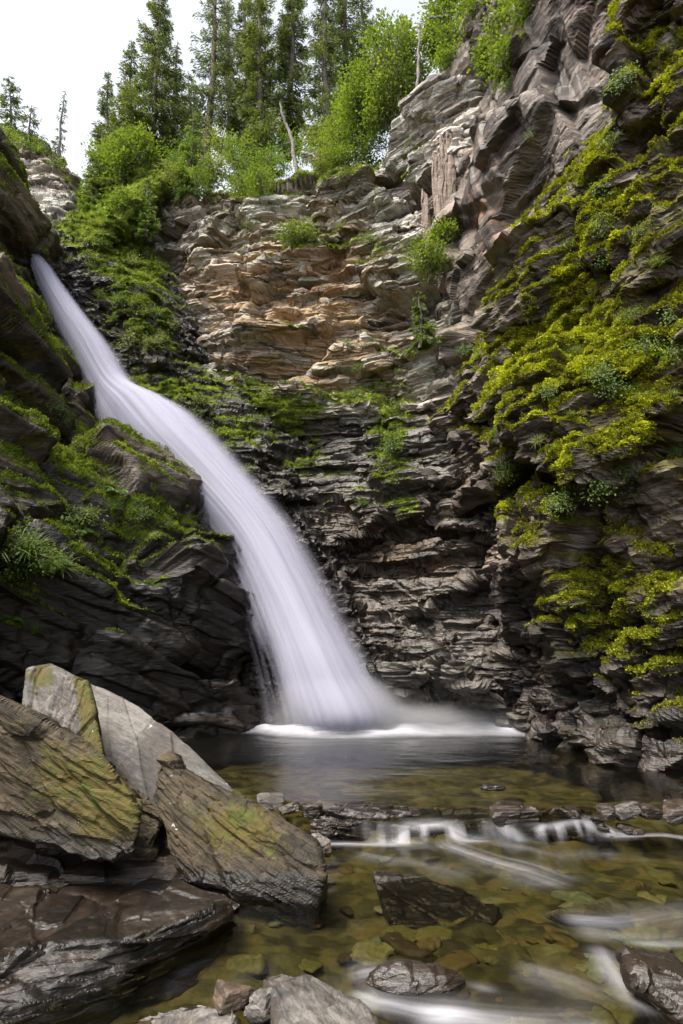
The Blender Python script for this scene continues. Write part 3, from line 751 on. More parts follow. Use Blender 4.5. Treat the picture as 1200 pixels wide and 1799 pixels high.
for k, (dY, inset, gain) in enumerate([(.10, -.07, .95), (-.06, .0, .85), (-.22, .07, .75), (-.36, .16, .6)]):
    G = refine(FC, nv, nu)
    u = np.linspace(0, 1, nu)[None, :] + np.zeros((nv, 1)); v = np.linspace(0, 1, nv)[:, None] + np.zeros((1, nu))
    uu = np.linspace(inset, 1 - inset, nu)
    # stretch across
    a, b = G[:, :1], G[:, -1:]
    mid = (a + b) / 2
    G = mid + (G - mid) * (1 - 2 * inset)
    bulge = np.sin(np.pi * u) ** .8
    wdt = np.linalg.norm(b - a, axis=-1)
    G = G + (np.array([.12, -1, .15]) * (dY * -1 * 0 + (.22 - .15 * sstep(.85, 1, v)) * wdt * bulge - dY * sstep(.02, .2, v))[..., None])
    G[..., 1] += 0
    rip = .05 * fbm(np.stack([u * 7, v * 2.2, 0 * u + k * 3], -1), 3, 5) * sstep(.02, .2, v)
    G = G + np.array([.3, -1, .2]) * rip[..., None]
    low = sstep(.45, .8, v)
    eL = .34 + .16 * low; eR = .40 + .10 * low
    body = sstep(0, eL, u) * sstep(0, eR, 1 - u) * gain
    # lower left: the rock shows between thin trickles
    body = body - 1.0 * sstep(.52, .8, v) * sstep(.40, .04, u) * np.clip(.75 - 1.3 * vnoise(np.stack([u * 26 + 3 * v, v * 4, 0 * u + 5], -1), 12), 0, 1.2)
    edge = np.minimum(u, 1 - u)
    body = body * np.clip(  .9 + .4 * fbm(np.stack([u * 16, v * 5, 0 * u + k * 5.1], -1), 3, 8) + sstep(.08, .30, edge), 0, 1)
    body = body * (1 - .75 * sstep(.925, .985, v))
    body = np.clip(body * (.95 + .3 * sstep(.3, .5, v)), 0, 1)
    me = new_mesh('water_sheet', G.reshape(-1, 3) - np.array(root.location), grid_faces(nv, nu), 4, dict(fu=u, fv=v * 4, body=body, sheet=0 * u + k * 7.3), wfm, True)
    link('water_sheet', me, root)

# spray drifting over the foot of the fall
def ellipsoid(name, c, r, mat, parent=None, label=None):
    bm = bmesh.new(); bmesh.ops.create_uvsphere(bm, u_segments=32, v_segments=16, radius=1)
    me = bpy.data.meshes.new(name); bm.to_mesh(me); bm.free(); me.materials.append(mat)
    o = link(name, me, parent); o.location = c; o.scale = r
    return o
sp, nt, out = mat_new('spray'); n = N(nt)
co = n.coord('Object')
ln = n.new('ShaderNodeVectorMath', operation='LENGTH'); nt.links.new(co, ln.inputs[0])
den = n.math('MULTIPLY', n.math('POWER', n.rng(ln.outputs['Value'], 1.0, .0), 1.3), n.rng(n.noise(co, 1.6, 3, .5), .3, .7, .5, 1.3))
pv = n.new('ShaderNodeVolumePrincipled'); pv.inputs['Color'].default_value = (.95, .95, 1, 1); n.put(pv.inputs['Density'], n.math('MULTIPLY', den, 8.0)); pv.inputs['Anisotropy'].default_value = .2
nt.links.new(pv.outputs[0], out.inputs['Volume'])
m1 = ellipsoid('spray_mist', (-.05, 9.2, .35), (1.35, .6, .85), sp)
tag(m1, 'soft white spray round the foot of the waterfall', 'mist', kind='stuff')
m2 = ellipsoid('spray_mist', (.95, 9.1, .25), (2.15, .4, .42), sp)
tag(m2, 'low white mist lying along the far edge of the pool', 'mist', kind='stuff')
# ------------------------------------------------------------------ boulders and stones
def hull_mesh(pts, voxel):
    bm = bmesh.new()
    for p in pts: bm.verts.new(p)
    bmesh.ops.convex_hull(bm, input=bm.verts)
    bmesh.ops.delete(bm, geom=[v for v in bm.verts if not v.link_faces], context='VERTS')
    me = bpy.data.meshes.new('tmp'); bm.to_mesh(me); bm.free()
    o = bpy.data.objects.new('tmp', me); COL.objects.link(o)
    md = o.modifiers.new('r', 'REMESH'); md.mode = 'VOXEL'; md.voxel_size = voxel
    dg = bpy.context.evaluated_depsgraph_get(); dg.update()
    ev = o.evaluated_get(dg); m2 = bpy.data.meshes.new_from_object(ev)
    bpy.data.objects.remove(o); bpy.data.meshes.remove(me)
    return m2

def boulder(name, pts, mat, label, cat='rock', bed=(0, 0, 1), seed=0, voxel=.008, amp=1.0, paint=None, group=None, scales=((.55, .22, .06, .5), (.17, .05, .022, .5), (.06, .02, .008, .5)), layer=(.022, .006), smooth=False, warp=.06, fine=.003):
    pts = np.array(pts, float)
    me = hull_mesh(pts, voxel)
    nv = len(me.vertices)
    V = np.empty(nv * 3, np.float32); me.vertices.foreach_get('co', V); V = V.reshape(-1, 3).astype(float)
    Nv = np.empty(nv * 3, np.float32); me.vertices.foreach_get('normal', Nv); Nv = Nv.reshape(-1, 3).astype(float)
    d, tint, crack = rock(V, bed, seed, scales, fine, warp, layer)
    Q = V + Nv * (d * amp)[:, None]
    px, py, _ = proj(Q)
    A = dict(tint=tint, crack=crack, moss=np.zeros(nv), wet=np.zeros(nv), stain=np.zeros(nv), rust=np.zeros(nv))
    A['wet'] = sstep(.10, -.02, Q[:, 2]) * .9
    if paint: A.update(paint(px, py, Q, Nv))
    base = np.array([Q[:, 0].mean(), Q[:, 1].mean(), Q[:, 2].min()])
    me.vertices.foreach_set('co', (Q - base).astype(np.float32).ravel())
    for k, v in A.items():
        a = me.attributes.new(k, 'FLOAT', 'POINT'); a.data.foreach_set('value', v.astype(np.float32))
    me.polygons.foreach_set('use_smooth', np.full(len(me.polygons), smooth)); me.update()
    me.materials.append(mat); me.name = name
    o = link(name, me); o.location = base
    if label: tag(o, label, cat, group)
    return o

M['slab'] = rock_material('pale_slate', dark=(.038, .034, .031), mid=(.09, .083, .077), light=(.20, .186, .172), tan=(.26, .2, .14), bed_rot=(0, -.38, 0), bed=9.0, rough=.75, fleck=1.2, bump=.9, unit=2.2)  # pale stone, tones lowered to stand in for shade on the foreground
M['boulder'] = rock_material('shaded_weathered_slate', dark=(.011, .0085, .005), mid=(.03, .0225, .0125), light=(.08, .062, .04), tan=(.20, .15, .09), bed_rot=(0, -.46, 0), bed=9.0, rough=.75, fleck=1.3, bump=.8, unit=2.6)  # the shade over the near boulders is put into these dark tones
M['ledge'] = rock_material('shaded_damp_slate', dark=(.010, .008, .006), mid=(.030, .0225, .017), light=(.10, .08, .064), tan=(.20, .13, .08), bed=6.0, rough=.6, fleck=.5, bump=.6, unit=2.2)  # damp rock, darkened further as painted shade for the foreground

def A_(*t): return at(*t)
# big pale slab leaning over the stream
boulder('leaning_slab', [A_(52, 1178, 4.75), A_(95, 1166, 4.9), A_(165, 1200, 4.85), A_(245, 1238, 4.75), A_(330, 1310, 4.55), A_(408, 1392, 4.3), A_(330, 1450, 4.0), A_(230, 1400, 4.05), A_(130, 1330, 4.2), A_(45, 1255, 4.45),
                         A_(60, 1200, 5.3), A_(250, 1262, 5.2), A_(410, 1420, 4.7), (-1.0, 4.4, .1), (-2.2, 4.9, .2), (-2.0, 4.3, .2)], M['slab'],
        'big pale grey slab leaning behind the mossy boulders', bed=(.45, -.35, .8), seed=3, scales=((1.2, .5, .04, .4), (.8, .05, .018, .3)), layer=(.03, .006),
        paint=lambda px, py, Q, n: dict(moss=.02 + blobs(px, py, [(70, 1190, 40, 40, .75), (290, 1290, 60, 12, .25)]), stain=.15 + 0 * px, wet=0 * px))
boulder('upright_shard', [A_(118, 1190, 3.98), A_(154, 1198, 3.92), A_(184, 1345, 3.68), A_(135, 1335, 3.7), A_(72, 1278, 3.95), A_(64, 1262, 4.05), A_(165, 1350, 3.68), A_(150, 1215, 4.4), A_(185, 1330, 4.15), A_(80, 1280, 4.4)], M['slab'],
        'small upright shard, pink-grey on one face and mossy on the other', bed=(.9, -.3, .2), seed=5, voxel=.008, amp=.5,
        paint=lambda px, py, Q, n: dict(moss=sstep(118, 140, px + (py - 1200) * -.12) * .95, stain=.1 + 0 * px, wet=0 * px))
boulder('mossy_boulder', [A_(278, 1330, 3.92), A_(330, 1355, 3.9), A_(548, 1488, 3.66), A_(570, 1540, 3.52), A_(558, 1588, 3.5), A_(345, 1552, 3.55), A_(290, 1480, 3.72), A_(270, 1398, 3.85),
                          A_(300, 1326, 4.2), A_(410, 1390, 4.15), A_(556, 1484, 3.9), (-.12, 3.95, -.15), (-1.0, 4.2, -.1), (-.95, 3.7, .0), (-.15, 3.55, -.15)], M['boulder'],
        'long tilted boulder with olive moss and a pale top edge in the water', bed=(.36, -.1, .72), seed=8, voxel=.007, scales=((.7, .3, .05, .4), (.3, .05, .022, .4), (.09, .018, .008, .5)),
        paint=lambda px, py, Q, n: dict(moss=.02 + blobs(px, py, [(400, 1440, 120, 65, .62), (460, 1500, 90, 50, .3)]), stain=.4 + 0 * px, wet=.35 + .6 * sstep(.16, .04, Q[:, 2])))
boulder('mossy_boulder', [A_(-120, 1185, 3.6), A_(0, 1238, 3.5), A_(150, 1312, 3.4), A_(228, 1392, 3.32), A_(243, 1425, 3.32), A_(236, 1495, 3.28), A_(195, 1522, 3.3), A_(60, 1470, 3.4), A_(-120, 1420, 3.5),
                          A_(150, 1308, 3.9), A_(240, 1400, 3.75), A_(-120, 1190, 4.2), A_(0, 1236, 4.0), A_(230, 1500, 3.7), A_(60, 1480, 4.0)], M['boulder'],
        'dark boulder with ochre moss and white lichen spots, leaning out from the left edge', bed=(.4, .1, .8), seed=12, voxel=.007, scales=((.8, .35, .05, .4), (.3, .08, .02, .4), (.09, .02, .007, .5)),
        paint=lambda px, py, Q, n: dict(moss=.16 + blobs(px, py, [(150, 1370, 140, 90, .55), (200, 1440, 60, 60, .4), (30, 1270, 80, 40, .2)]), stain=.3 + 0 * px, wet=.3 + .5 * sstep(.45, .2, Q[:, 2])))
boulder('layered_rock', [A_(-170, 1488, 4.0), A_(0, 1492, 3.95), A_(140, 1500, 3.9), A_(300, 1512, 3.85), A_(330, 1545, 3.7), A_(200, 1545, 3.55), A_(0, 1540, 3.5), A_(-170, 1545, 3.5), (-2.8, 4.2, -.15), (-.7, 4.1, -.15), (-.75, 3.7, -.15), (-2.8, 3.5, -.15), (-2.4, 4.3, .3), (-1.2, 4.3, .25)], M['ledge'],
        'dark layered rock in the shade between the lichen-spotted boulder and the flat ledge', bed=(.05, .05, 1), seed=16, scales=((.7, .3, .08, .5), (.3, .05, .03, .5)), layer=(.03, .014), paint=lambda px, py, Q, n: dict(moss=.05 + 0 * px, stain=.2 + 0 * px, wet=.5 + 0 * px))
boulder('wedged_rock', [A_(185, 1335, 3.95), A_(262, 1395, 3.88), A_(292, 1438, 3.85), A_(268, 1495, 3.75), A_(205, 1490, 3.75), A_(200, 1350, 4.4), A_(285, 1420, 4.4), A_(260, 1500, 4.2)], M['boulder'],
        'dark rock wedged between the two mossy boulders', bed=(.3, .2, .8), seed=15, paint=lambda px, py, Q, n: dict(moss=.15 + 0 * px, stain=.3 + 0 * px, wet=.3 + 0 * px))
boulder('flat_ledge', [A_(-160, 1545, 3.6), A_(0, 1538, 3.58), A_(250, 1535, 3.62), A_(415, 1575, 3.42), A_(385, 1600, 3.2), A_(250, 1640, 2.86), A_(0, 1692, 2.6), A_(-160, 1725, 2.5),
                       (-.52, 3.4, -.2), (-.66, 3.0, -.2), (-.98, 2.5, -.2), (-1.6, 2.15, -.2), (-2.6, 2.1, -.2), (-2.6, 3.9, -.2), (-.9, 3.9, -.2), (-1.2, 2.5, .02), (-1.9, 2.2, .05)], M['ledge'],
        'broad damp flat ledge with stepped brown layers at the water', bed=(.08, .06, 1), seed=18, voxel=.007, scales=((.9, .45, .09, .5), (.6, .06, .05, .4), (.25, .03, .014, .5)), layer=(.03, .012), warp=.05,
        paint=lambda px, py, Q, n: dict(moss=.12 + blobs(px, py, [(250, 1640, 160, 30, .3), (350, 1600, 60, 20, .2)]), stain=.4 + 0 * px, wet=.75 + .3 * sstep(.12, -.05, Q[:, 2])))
boulder('pebble', [A_(60, 1478, 3.62), A_(75, 1468, 3.66), A_(108, 1484, 3.62), A_(100, 1490, 3.6), A_(62, 1490, 3.6), A_(80, 1476, 3.75), A_(105, 1488, 3.72)], M['slab'],
        'small white angular stone on the ledge under the lichen-spotted boulder', bed=(0, 0, 1), seed=21, voxel=.004, amp=.3)

def stone_pts(cx, cy, cz, w, d, h, seed, rot=0, tilt=(0, 0), blocky=.55):
    r = np.random.default_rng(seed)
    n_ = 22 if blocky < .75 else 90
    v = r.normal(0, 1, (n_, 3)); v /= np.linalg.norm(v, axis=1)[:, None]
    v = np.sign(v) * np.abs(v) ** blocky
    v *= r.uniform(.8, 1.0, (n_, 1))
    v = v * [w / 2, d / 2, h / 2]
    R = Matrix.Rotation(rot, 3, 'Z') @ Matrix.Rotation(tilt[0], 3, 'X') @ Matrix.Rotation(tilt[1], 3, 'Y')
    return v @ np.array(R).T + [cx, cy, cz]

def seen_stone(name, x0, y0, x1, y1, label, mat='ledge', h=.12, d=None, z=0, up=.0, seed=0, rot=0, tilt=(0, 0), amp=.6, voxel=.008, paint=None, group=None, blocky=.55, bed=(0, .1, 1), cat='rock'):
    """a stone whose waterline spans x0..x1 of the photo and stands in the water at y1"""
    a, b = on_level(x0, y1, z), on_level(x1, y1, z)
    w_ = b[0] - a[0]; dd = d or w_ * .6
    c = (a + b) / 2 + [0, dd * .45, 0]
    pts = stone_pts(c[0], c[1], z + up, w_ * 1.04, dd, h, seed, rot, tilt, blocky)
    s = max(.25, min(1, w_ / .5))
    return boulder(name, pts, M[mat], label, cat, bed, seed, voxel, amp, paint, group, scales=((.3 * s, .12 * s, .03 * s, .5), (.1 * s, .03 * s, .012 * s, .5)), layer=(.012, .004 * s), fine=.002)

wetp = lambda mo=0., st=.3, we=.7: (lambda px, py, Q, n: dict(moss=mo + 0 * px, stain=st + 0 * px, wet=we + 0 * px))
LG = 'rocks along the small ledge across the stream'
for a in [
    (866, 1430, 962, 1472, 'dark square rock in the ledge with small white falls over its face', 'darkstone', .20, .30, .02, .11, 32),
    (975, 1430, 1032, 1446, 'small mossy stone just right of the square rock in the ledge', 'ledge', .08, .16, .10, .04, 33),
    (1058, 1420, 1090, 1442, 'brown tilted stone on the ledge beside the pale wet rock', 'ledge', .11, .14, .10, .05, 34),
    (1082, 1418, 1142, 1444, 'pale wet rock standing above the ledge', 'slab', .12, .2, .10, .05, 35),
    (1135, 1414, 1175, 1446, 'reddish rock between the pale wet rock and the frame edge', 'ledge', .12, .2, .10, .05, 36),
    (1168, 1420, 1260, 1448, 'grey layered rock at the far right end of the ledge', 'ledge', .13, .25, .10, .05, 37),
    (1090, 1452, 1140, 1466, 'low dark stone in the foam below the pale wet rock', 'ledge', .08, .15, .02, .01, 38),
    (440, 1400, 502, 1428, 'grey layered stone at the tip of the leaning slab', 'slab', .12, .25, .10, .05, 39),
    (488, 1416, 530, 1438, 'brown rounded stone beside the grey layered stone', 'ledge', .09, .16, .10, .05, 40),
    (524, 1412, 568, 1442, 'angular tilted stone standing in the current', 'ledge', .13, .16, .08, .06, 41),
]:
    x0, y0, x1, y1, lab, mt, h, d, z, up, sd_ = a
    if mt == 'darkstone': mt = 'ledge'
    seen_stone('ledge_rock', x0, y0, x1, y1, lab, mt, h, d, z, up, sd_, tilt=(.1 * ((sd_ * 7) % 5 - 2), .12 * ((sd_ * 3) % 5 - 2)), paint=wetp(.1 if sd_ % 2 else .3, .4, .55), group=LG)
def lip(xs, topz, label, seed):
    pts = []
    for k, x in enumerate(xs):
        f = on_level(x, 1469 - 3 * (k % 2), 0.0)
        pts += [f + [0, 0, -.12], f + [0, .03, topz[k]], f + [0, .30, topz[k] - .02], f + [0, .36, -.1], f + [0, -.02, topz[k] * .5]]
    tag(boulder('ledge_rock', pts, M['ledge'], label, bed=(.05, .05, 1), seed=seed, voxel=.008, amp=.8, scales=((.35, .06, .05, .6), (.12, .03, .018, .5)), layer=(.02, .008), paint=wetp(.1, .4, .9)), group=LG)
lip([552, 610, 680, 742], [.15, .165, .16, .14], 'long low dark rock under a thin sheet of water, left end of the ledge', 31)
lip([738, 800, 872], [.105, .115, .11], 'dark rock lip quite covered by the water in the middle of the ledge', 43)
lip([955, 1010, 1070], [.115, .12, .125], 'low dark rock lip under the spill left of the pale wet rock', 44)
seen_stone('stone', 536, 1460, 580, 1503, 'pale blue-grey stone against the end of the long mossy boulder', 'slab', .16, .14, 0, .04, 45, tilt=(.2, .5), paint=wetp(0, .1, .2))
seen_stone('stone', 566, 1470, 584, 1502, 'small rust-brown stone beside the pale blue-grey stone', 'ledge', .10, .1, 0, .02, 46, paint=wetp(0, .8, .3))
# the rocks out in the stream
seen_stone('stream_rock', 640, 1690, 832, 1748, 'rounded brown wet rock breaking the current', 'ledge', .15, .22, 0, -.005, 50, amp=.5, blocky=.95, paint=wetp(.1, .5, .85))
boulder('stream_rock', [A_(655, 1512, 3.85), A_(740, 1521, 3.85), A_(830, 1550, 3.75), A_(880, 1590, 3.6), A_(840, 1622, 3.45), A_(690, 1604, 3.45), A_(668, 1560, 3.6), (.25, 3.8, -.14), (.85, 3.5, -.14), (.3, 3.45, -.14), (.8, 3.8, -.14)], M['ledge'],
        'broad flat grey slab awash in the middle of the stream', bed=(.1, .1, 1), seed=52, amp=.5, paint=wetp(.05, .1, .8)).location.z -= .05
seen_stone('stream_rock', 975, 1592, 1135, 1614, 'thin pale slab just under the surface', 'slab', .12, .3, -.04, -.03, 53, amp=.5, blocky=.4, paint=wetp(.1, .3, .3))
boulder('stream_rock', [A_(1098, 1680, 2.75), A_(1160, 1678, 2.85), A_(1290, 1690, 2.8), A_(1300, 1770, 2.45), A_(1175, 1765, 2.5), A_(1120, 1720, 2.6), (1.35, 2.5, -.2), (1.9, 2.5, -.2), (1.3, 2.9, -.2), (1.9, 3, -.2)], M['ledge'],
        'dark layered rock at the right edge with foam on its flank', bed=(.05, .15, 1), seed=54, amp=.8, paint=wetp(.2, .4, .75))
boulder('stream_rock', [A_(462, 1712, 2.62), A_(500, 1706, 2.66), A_(560, 1730, 2.62), A_(640, 1775, 2.5), A_(660, 1815, 2.36), A_(520, 1830, 2.3), A_(490, 1790, 2.42), A_(470, 1745, 2.55), (-.05, 2.3, -.2), (-.2, 2.55, -.2), (.1, 2.4, -.2), (-.25, 2.3, -.2), (-.1, 2.65, -.2)], M['slab'],
        'smooth bone-grey rock tapering to a brown knob at the bottom edge', bed=(.6, .5, .6), seed=56, amp=.5, voxel=.006, smooth=True, layer=(.02, .002),
        paint=lambda px, py, Q, n: dict(moss=.1 * sstep(540, 470, px), stain=.1 + 1.0 * sstep(520, 470, px), wet=.45 + .2 * sstep(500, 460, px)))
boulder('stream_rock', [A_(195, 1800, 2.45), A_(300, 1765, 2.5), A_(365, 1757, 2.52), A_(420, 1770, 2.46), A_(400, 1830, 2.3), A_(190, 1860, 2.25), (-.75, 2.3, -.12), (-.4, 2.5, -.12), (-.4, 2.2, -.12)], M['slab'],
        'flat grey-green slab in the shallows below the damp ledge', bed=(0, .1, 1), seed=57, amp=.4, paint=wetp(.1, .4, .35))
seen_stone('stream_rock', 368, 1755, 432, 1792, 'small brown block on the flat grey-green slab', 'ledge', .09, .12, 0, .05, 58, rot=.5, amp=.6, paint=wetp(.15, .7, .3), blocky=.35)
seen_stone('stream_rock', 428, 1772, 482, 1800, 'ribbed teal-grey stone beside the bone-grey rock', 'slab', .1, .12, 0, .03, 59, rot=-.4, amp=1.0, paint=wetp(.05, .0, .4))
seen_stone('stream_rock', 392, 1735, 470, 1766, 'narrow wet rock shining white in the riffle', 'ledge', .06, .07, 0, .01, 60, rot=-.5, paint=wetp(0, .2, 1))
seen_stone('stream_rock', 845, 1372, 890, 1386, 'tiny dark stone breaking the surface of the pool', 'ledge', .07, .1, .15, .0, 61, paint=wetp(0, .1, .9))

# stones lying on the bed: a few shapes, copied
KINDS_ = [('olive', (.17, .16, .06), (.10, .10, .035)), ('ochre', (.15, .115, .05), (.09, .066, .03)), ('green-grey', (.19, .23, .16), (.11, .13, .09)), ('dark brown', (.07, .05, .03), (.035, .028, .02)), ('pale yellow', (.24, .235, .115), (.15, .145, .065))]
protos = []
for i, (nm, c1, c2) in enumerate(KINDS_):
    mm, nt, out = mat_new(nm.replace(' ', '_').replace('-', '_') + '_stone'); n = N(nt); co = n.coord()
    oi = n.new('ShaderNodeObjectInfo')
    c = n.mix(n.rng(n.noise(co, 9, 5, .65), .35, .65), c1, c2)
    c = n.mix(n.math('MULTIPLY', oi.outputs['Random'], .5), c, n.mix(1, c, (1.05, .9, .75), 'MULTIPLY'))
    nt.links.new(n.bsdf(c, .7, n.bump(n.noise(co, 30, 4, .6), .3, .01)), out.inputs[0])
    for j in range(3):
        o = boulder('bed_stone', stone_pts(0, 0, 0, 1, .8, .28, 100 + i * 9 + j, blocky=.6 + .1 * j), mm, None, seed=100 + i * 9 + j, voxel=.045, amp=1, scales=((.5, .2, .06, .4), (.2, .08, .025, .4)), layer=None, fine=.006, smooth=True)
        protos.append((nm, o, [False]))
r = np.random.default_rng(5)
cand = []
while len(cand) < 230:
    px_, py_ = r.uniform(150, 1230), 1799 - 430 * r.random() ** .8
    cand.append((px_, py_))
BIG = [(650, 1670, .24, 4, 'large pale yellow stone under the clear water behind the rounded wet rock'), (450, 1603, .10, 2, 'bright green-grey flat stone under the water by the tip of the damp ledge'), (490, 1618, .13, 2, None), (1050, 1560, .3, 4, None), (1150, 1580, .28, 4, None),
       (430, 1690, .2, 4, None), (270, 1730, .16, 2, None), (900, 1690, .3, 0, None), (760, 1640, .3, 0, None), (980, 1650, .3, 1, None), (700, 1720, .3, 1, None), (620, 1790, .25, 4, None), (840, 1370, .16, 1, 'orange stone under the shallow pool above the ledge'), (940, 1408, .3, 1, None), (700, 1400, .3, 0, None), (1060, 1400, .3, 0, None)]
for i, (px_, py_) in enumerate(BIG and [(b[0], b[1]) for b in BIG] + cand):
    g = on_level(px_, py_, -.12 if py_ > 1450 else 0.0)
    zw, s_ = water_z(np.array([g[0]]), np.array([g[1]]))
    zz = float(zw[0]) - .115 - .3 * float(s_[0]) * float(sstep(.1, 2.5, g[1] - ledge_y(g[0])))
    if g[0] < -.55 and g[1] > 2.55 + (g[0] + 1) * 1.6 and g[1] < 4.3: continue
    if i < len(BIG): size, kind = BIG[i][2], BIG[i][3]; lab = BIG[i][4]
    else: size, kind = float(np.clip(r.lognormal(-1.95, .5), .05, .34)), int(r.integers(0, 5)); lab = None
    nm, pr, used = protos[kind * 3 + i % 3]
    if used[0]:
        o = pr.copy(); COL.objects.link(o)
    else: o = pr; used[0] = True
    o.location = (g[0], g[1], zz - size * .2 - (.05 if 1420 < py_ < 1500 else 0)); o.rotation_euler = (r.normal(0, .12), r.normal(0, .12), r.uniform(0, 6.28)); o.scale = (size, size * r.uniform(.8, 1.1), size * r.uniform(.7, 1.1))
    where = 'pool' if py_ < 1455 else 'stream'
    tag(o, lab or f'flat {nm} stone lying under the clear {where} water', 'stone', f'{nm} stones on the bed of the {where}')
for nm, pr, used in protos:
    if not used[0]: bpy.data.objects.remove(pr)

# thin upright splinters standing off the prow of the right cliff
for k, (x, y0, y1, wd, Y) in enumerate([(772, 232, 432, 9, 10.62), (784, 225, 448, 12, 10.55), (760, 262, 400, 8, 10.72), (855, 205, 470, 10, 10.25), (742, 330, 455, 9, 10.75), (868, 260, 420, 8, 10.2)]):
    x1 = x + 10
    boulder('rock_splinter', [A_(x, y0, Y + .3), A_(x + wd, y0 + 14, Y + .3), A_(x1 - 2, y1, Y), A_(x1 + wd + 4, y1 - 8, Y), A_(x - 3, (y0 + y1) / 2, Y + .1), A_(x + wd + 3, (y0 + y1) / 2, Y + .1), A_(x, y0 + 8, Y + .65), A_(x1, y1, Y + .7), A_(x1 + wd, y1, Y + .7)], M['rock'],
            ['pale upright rock splinter, second from the prow\'s left edge', 'longest pale rock splinter on the left half of the prow', 'short rock splinter at the left edge of the prow', 'long thin rock splinter beside the rust-stained crack of the prow', 'lowest rock splinter, left of the leafy sapling on the ledge', 'short rock splinter right of the rust-stained crack'][k],
            'rock', bed=(.9, -.3, .05), seed=140 + k, voxel=.02, amp=.5, scales=((.6, .08, .05, .5),), layer=(.03, .012), paint=lambda px, py, Q, n: dict(moss=0 * px, stain=.5 + 0 * px, wet=0 * px, rust=.3 + 0 * px))
# ------------------------------------------------------------------ forest floor above the gorge
xs = np.linspace(-16, 5, 160); ts = np.concatenate([np.linspace(0, 3, 40), np.linspace(3.3, 34, 60)])
XX, TT = np.meshgrid(xs, ts)
top = CB[0]
ry = np.interp(XX, top[:, 0], top[:, 1]); YY = ry + TT - .9
P = np.stack([XX, YY, 0 * XX], -1)
ZZ = 15.35 + .12 * TT + .35 * fbm(P * .5, 3, 3) + .25 * fbm(P * 1.6, 3, 4) - .5 * sstep(.5, 0, TT) + (.35 + .45 * sstep(-2.0, 0, XX)) * sstep(.1, 1.2, TT)
P[..., 2] = ZZ
gm, nt, out = mat_new('mossy_soil'); n = N(nt); co = n.coord()
c = n.ramp(n.noise(co, 3, 6, .65), [(.3, (.05, .035, .02)), (.5, (.06, .075, .018)), (.7, (.12, .15, .03))])
nt.links.new(n.bsdf(c, .9, n.bump(n.noise(co, 12, 5, .7), .7, .08), .2), out.inputs[0])
tag(link('forest_floor', new_mesh('forest_floor', P.reshape(-1, 3), grid_faces(*XX.shape), 4, None, gm)), 'mossy forest floor above the cliffs', 'ground', kind='structure')

def floor_z(p):
    i = np.argmin((XX - p[0]) ** 2 + (YY - p[1]) ** 2); i = np.unravel_index(i, XX.shape)
    return ZZ[i] if abs(XX[i] - p[0]) < .3 and abs(YY[i] - p[1]) < .6 else None
def on_floor(p):
    z = floor_z(p)
    return p if z is None or abs(z - p[2]) > 3 else np.array([p[0], p[1], z - .03])
# ------------------------------------------------------------------ trees
def tube(pts, rad, sides=7):
    """tapered tube through pts"""
    pts = np.asarray(pts, float); rad = np.broadcast_to(rad, (len(pts),))
    t = np.gradient(pts, axis=0); t /= np.linalg.norm(t, axis=1)[:, None]
    u = np.cross(t, [.31, .95, .05]); u /= np.linalg.norm(u, axis=1)[:, None] + 1e-9
    v = np.cross(t, u)
    a = np.linspace(0, 2 * np.pi, sides, endpoint=False)
    V = pts[:, None] + rad[:, None, None] * (np.cos(a)[None, :, None] * u[:, None] + np.sin(a)[None, :, None] * v[:, None])
    n_ = len(pts); i = np.arange(n_ * sides).reshape(n_, sides)
    Fc = np.stack([i[:-1], np.roll(i[:-1], -1, 1), np.roll(i[1:], -1, 1), i[1:]], -1).reshape(-1, 4)
    return V.reshape(-1, 3), Fc

class Acc:
    def __init__(s): s.V, s.F, s.R, s.n = [], [], [], 0
    def add(s, V, Fc, R=None):
        s.V.append(V); s.F.append(Fc + s.n); s.R.append(np.full(len(V), .5) if R is None else R); s.n += len(V)
    def mesh(s, name, mat, smooth=False):
        return new_mesh(name, np.concatenate(s.V), np.concatenate(s.F), 4, dict(rnd=np.concatenate(s.R)), mat, smooth)

def limbs(acc, A, B, r0, r1, sag=0.):
    """many thin limbs as three-sided tapered sticks, A to B"""
    A = np.asarray(A, float); B = np.asarray(B, float); k = len(A)
    t = B - A; t /= np.linalg.norm(t, axis=1)[:, None] + 1e-9
    u = np.cross(t, [.2, .3, .93]); u /= np.linalg.norm(u, axis=1)[:, None] + 1e-9; v = np.cross(t, u)
    a = np.array([0, 2.094, 4.189])
    ring = np.cos(a)[None, :, None] * u[:, None] + np.sin(a)[None, :, None] * v[:, None]
    Mid = (A + B) / 2 + np.array([0, 0, -1.]) * (sag * np.linalg.norm(B - A, axis=1))[:, None]
    r0 = np.broadcast_to(r0, (k,))[:, None, None]; r1 = np.broadcast_to(r1, (k,))[:, None, None]
    V = np.concatenate([A[:, None] + ring * r0, Mid[:, None] + ring * (r0 + r1) / 2, B[:, None] + ring * r1], 1)
    i = np.arange(k * 9).reshape(k, 3, 3)
    Fc = np.stack([i[:, :-1], np.roll(i[:, :-1], -1, 2), np.roll(i[:, 1:], -1, 2), i[:, 1:]], -1).reshape(-1, 4)
    acc.add(V.reshape(-1, 3), Fc)

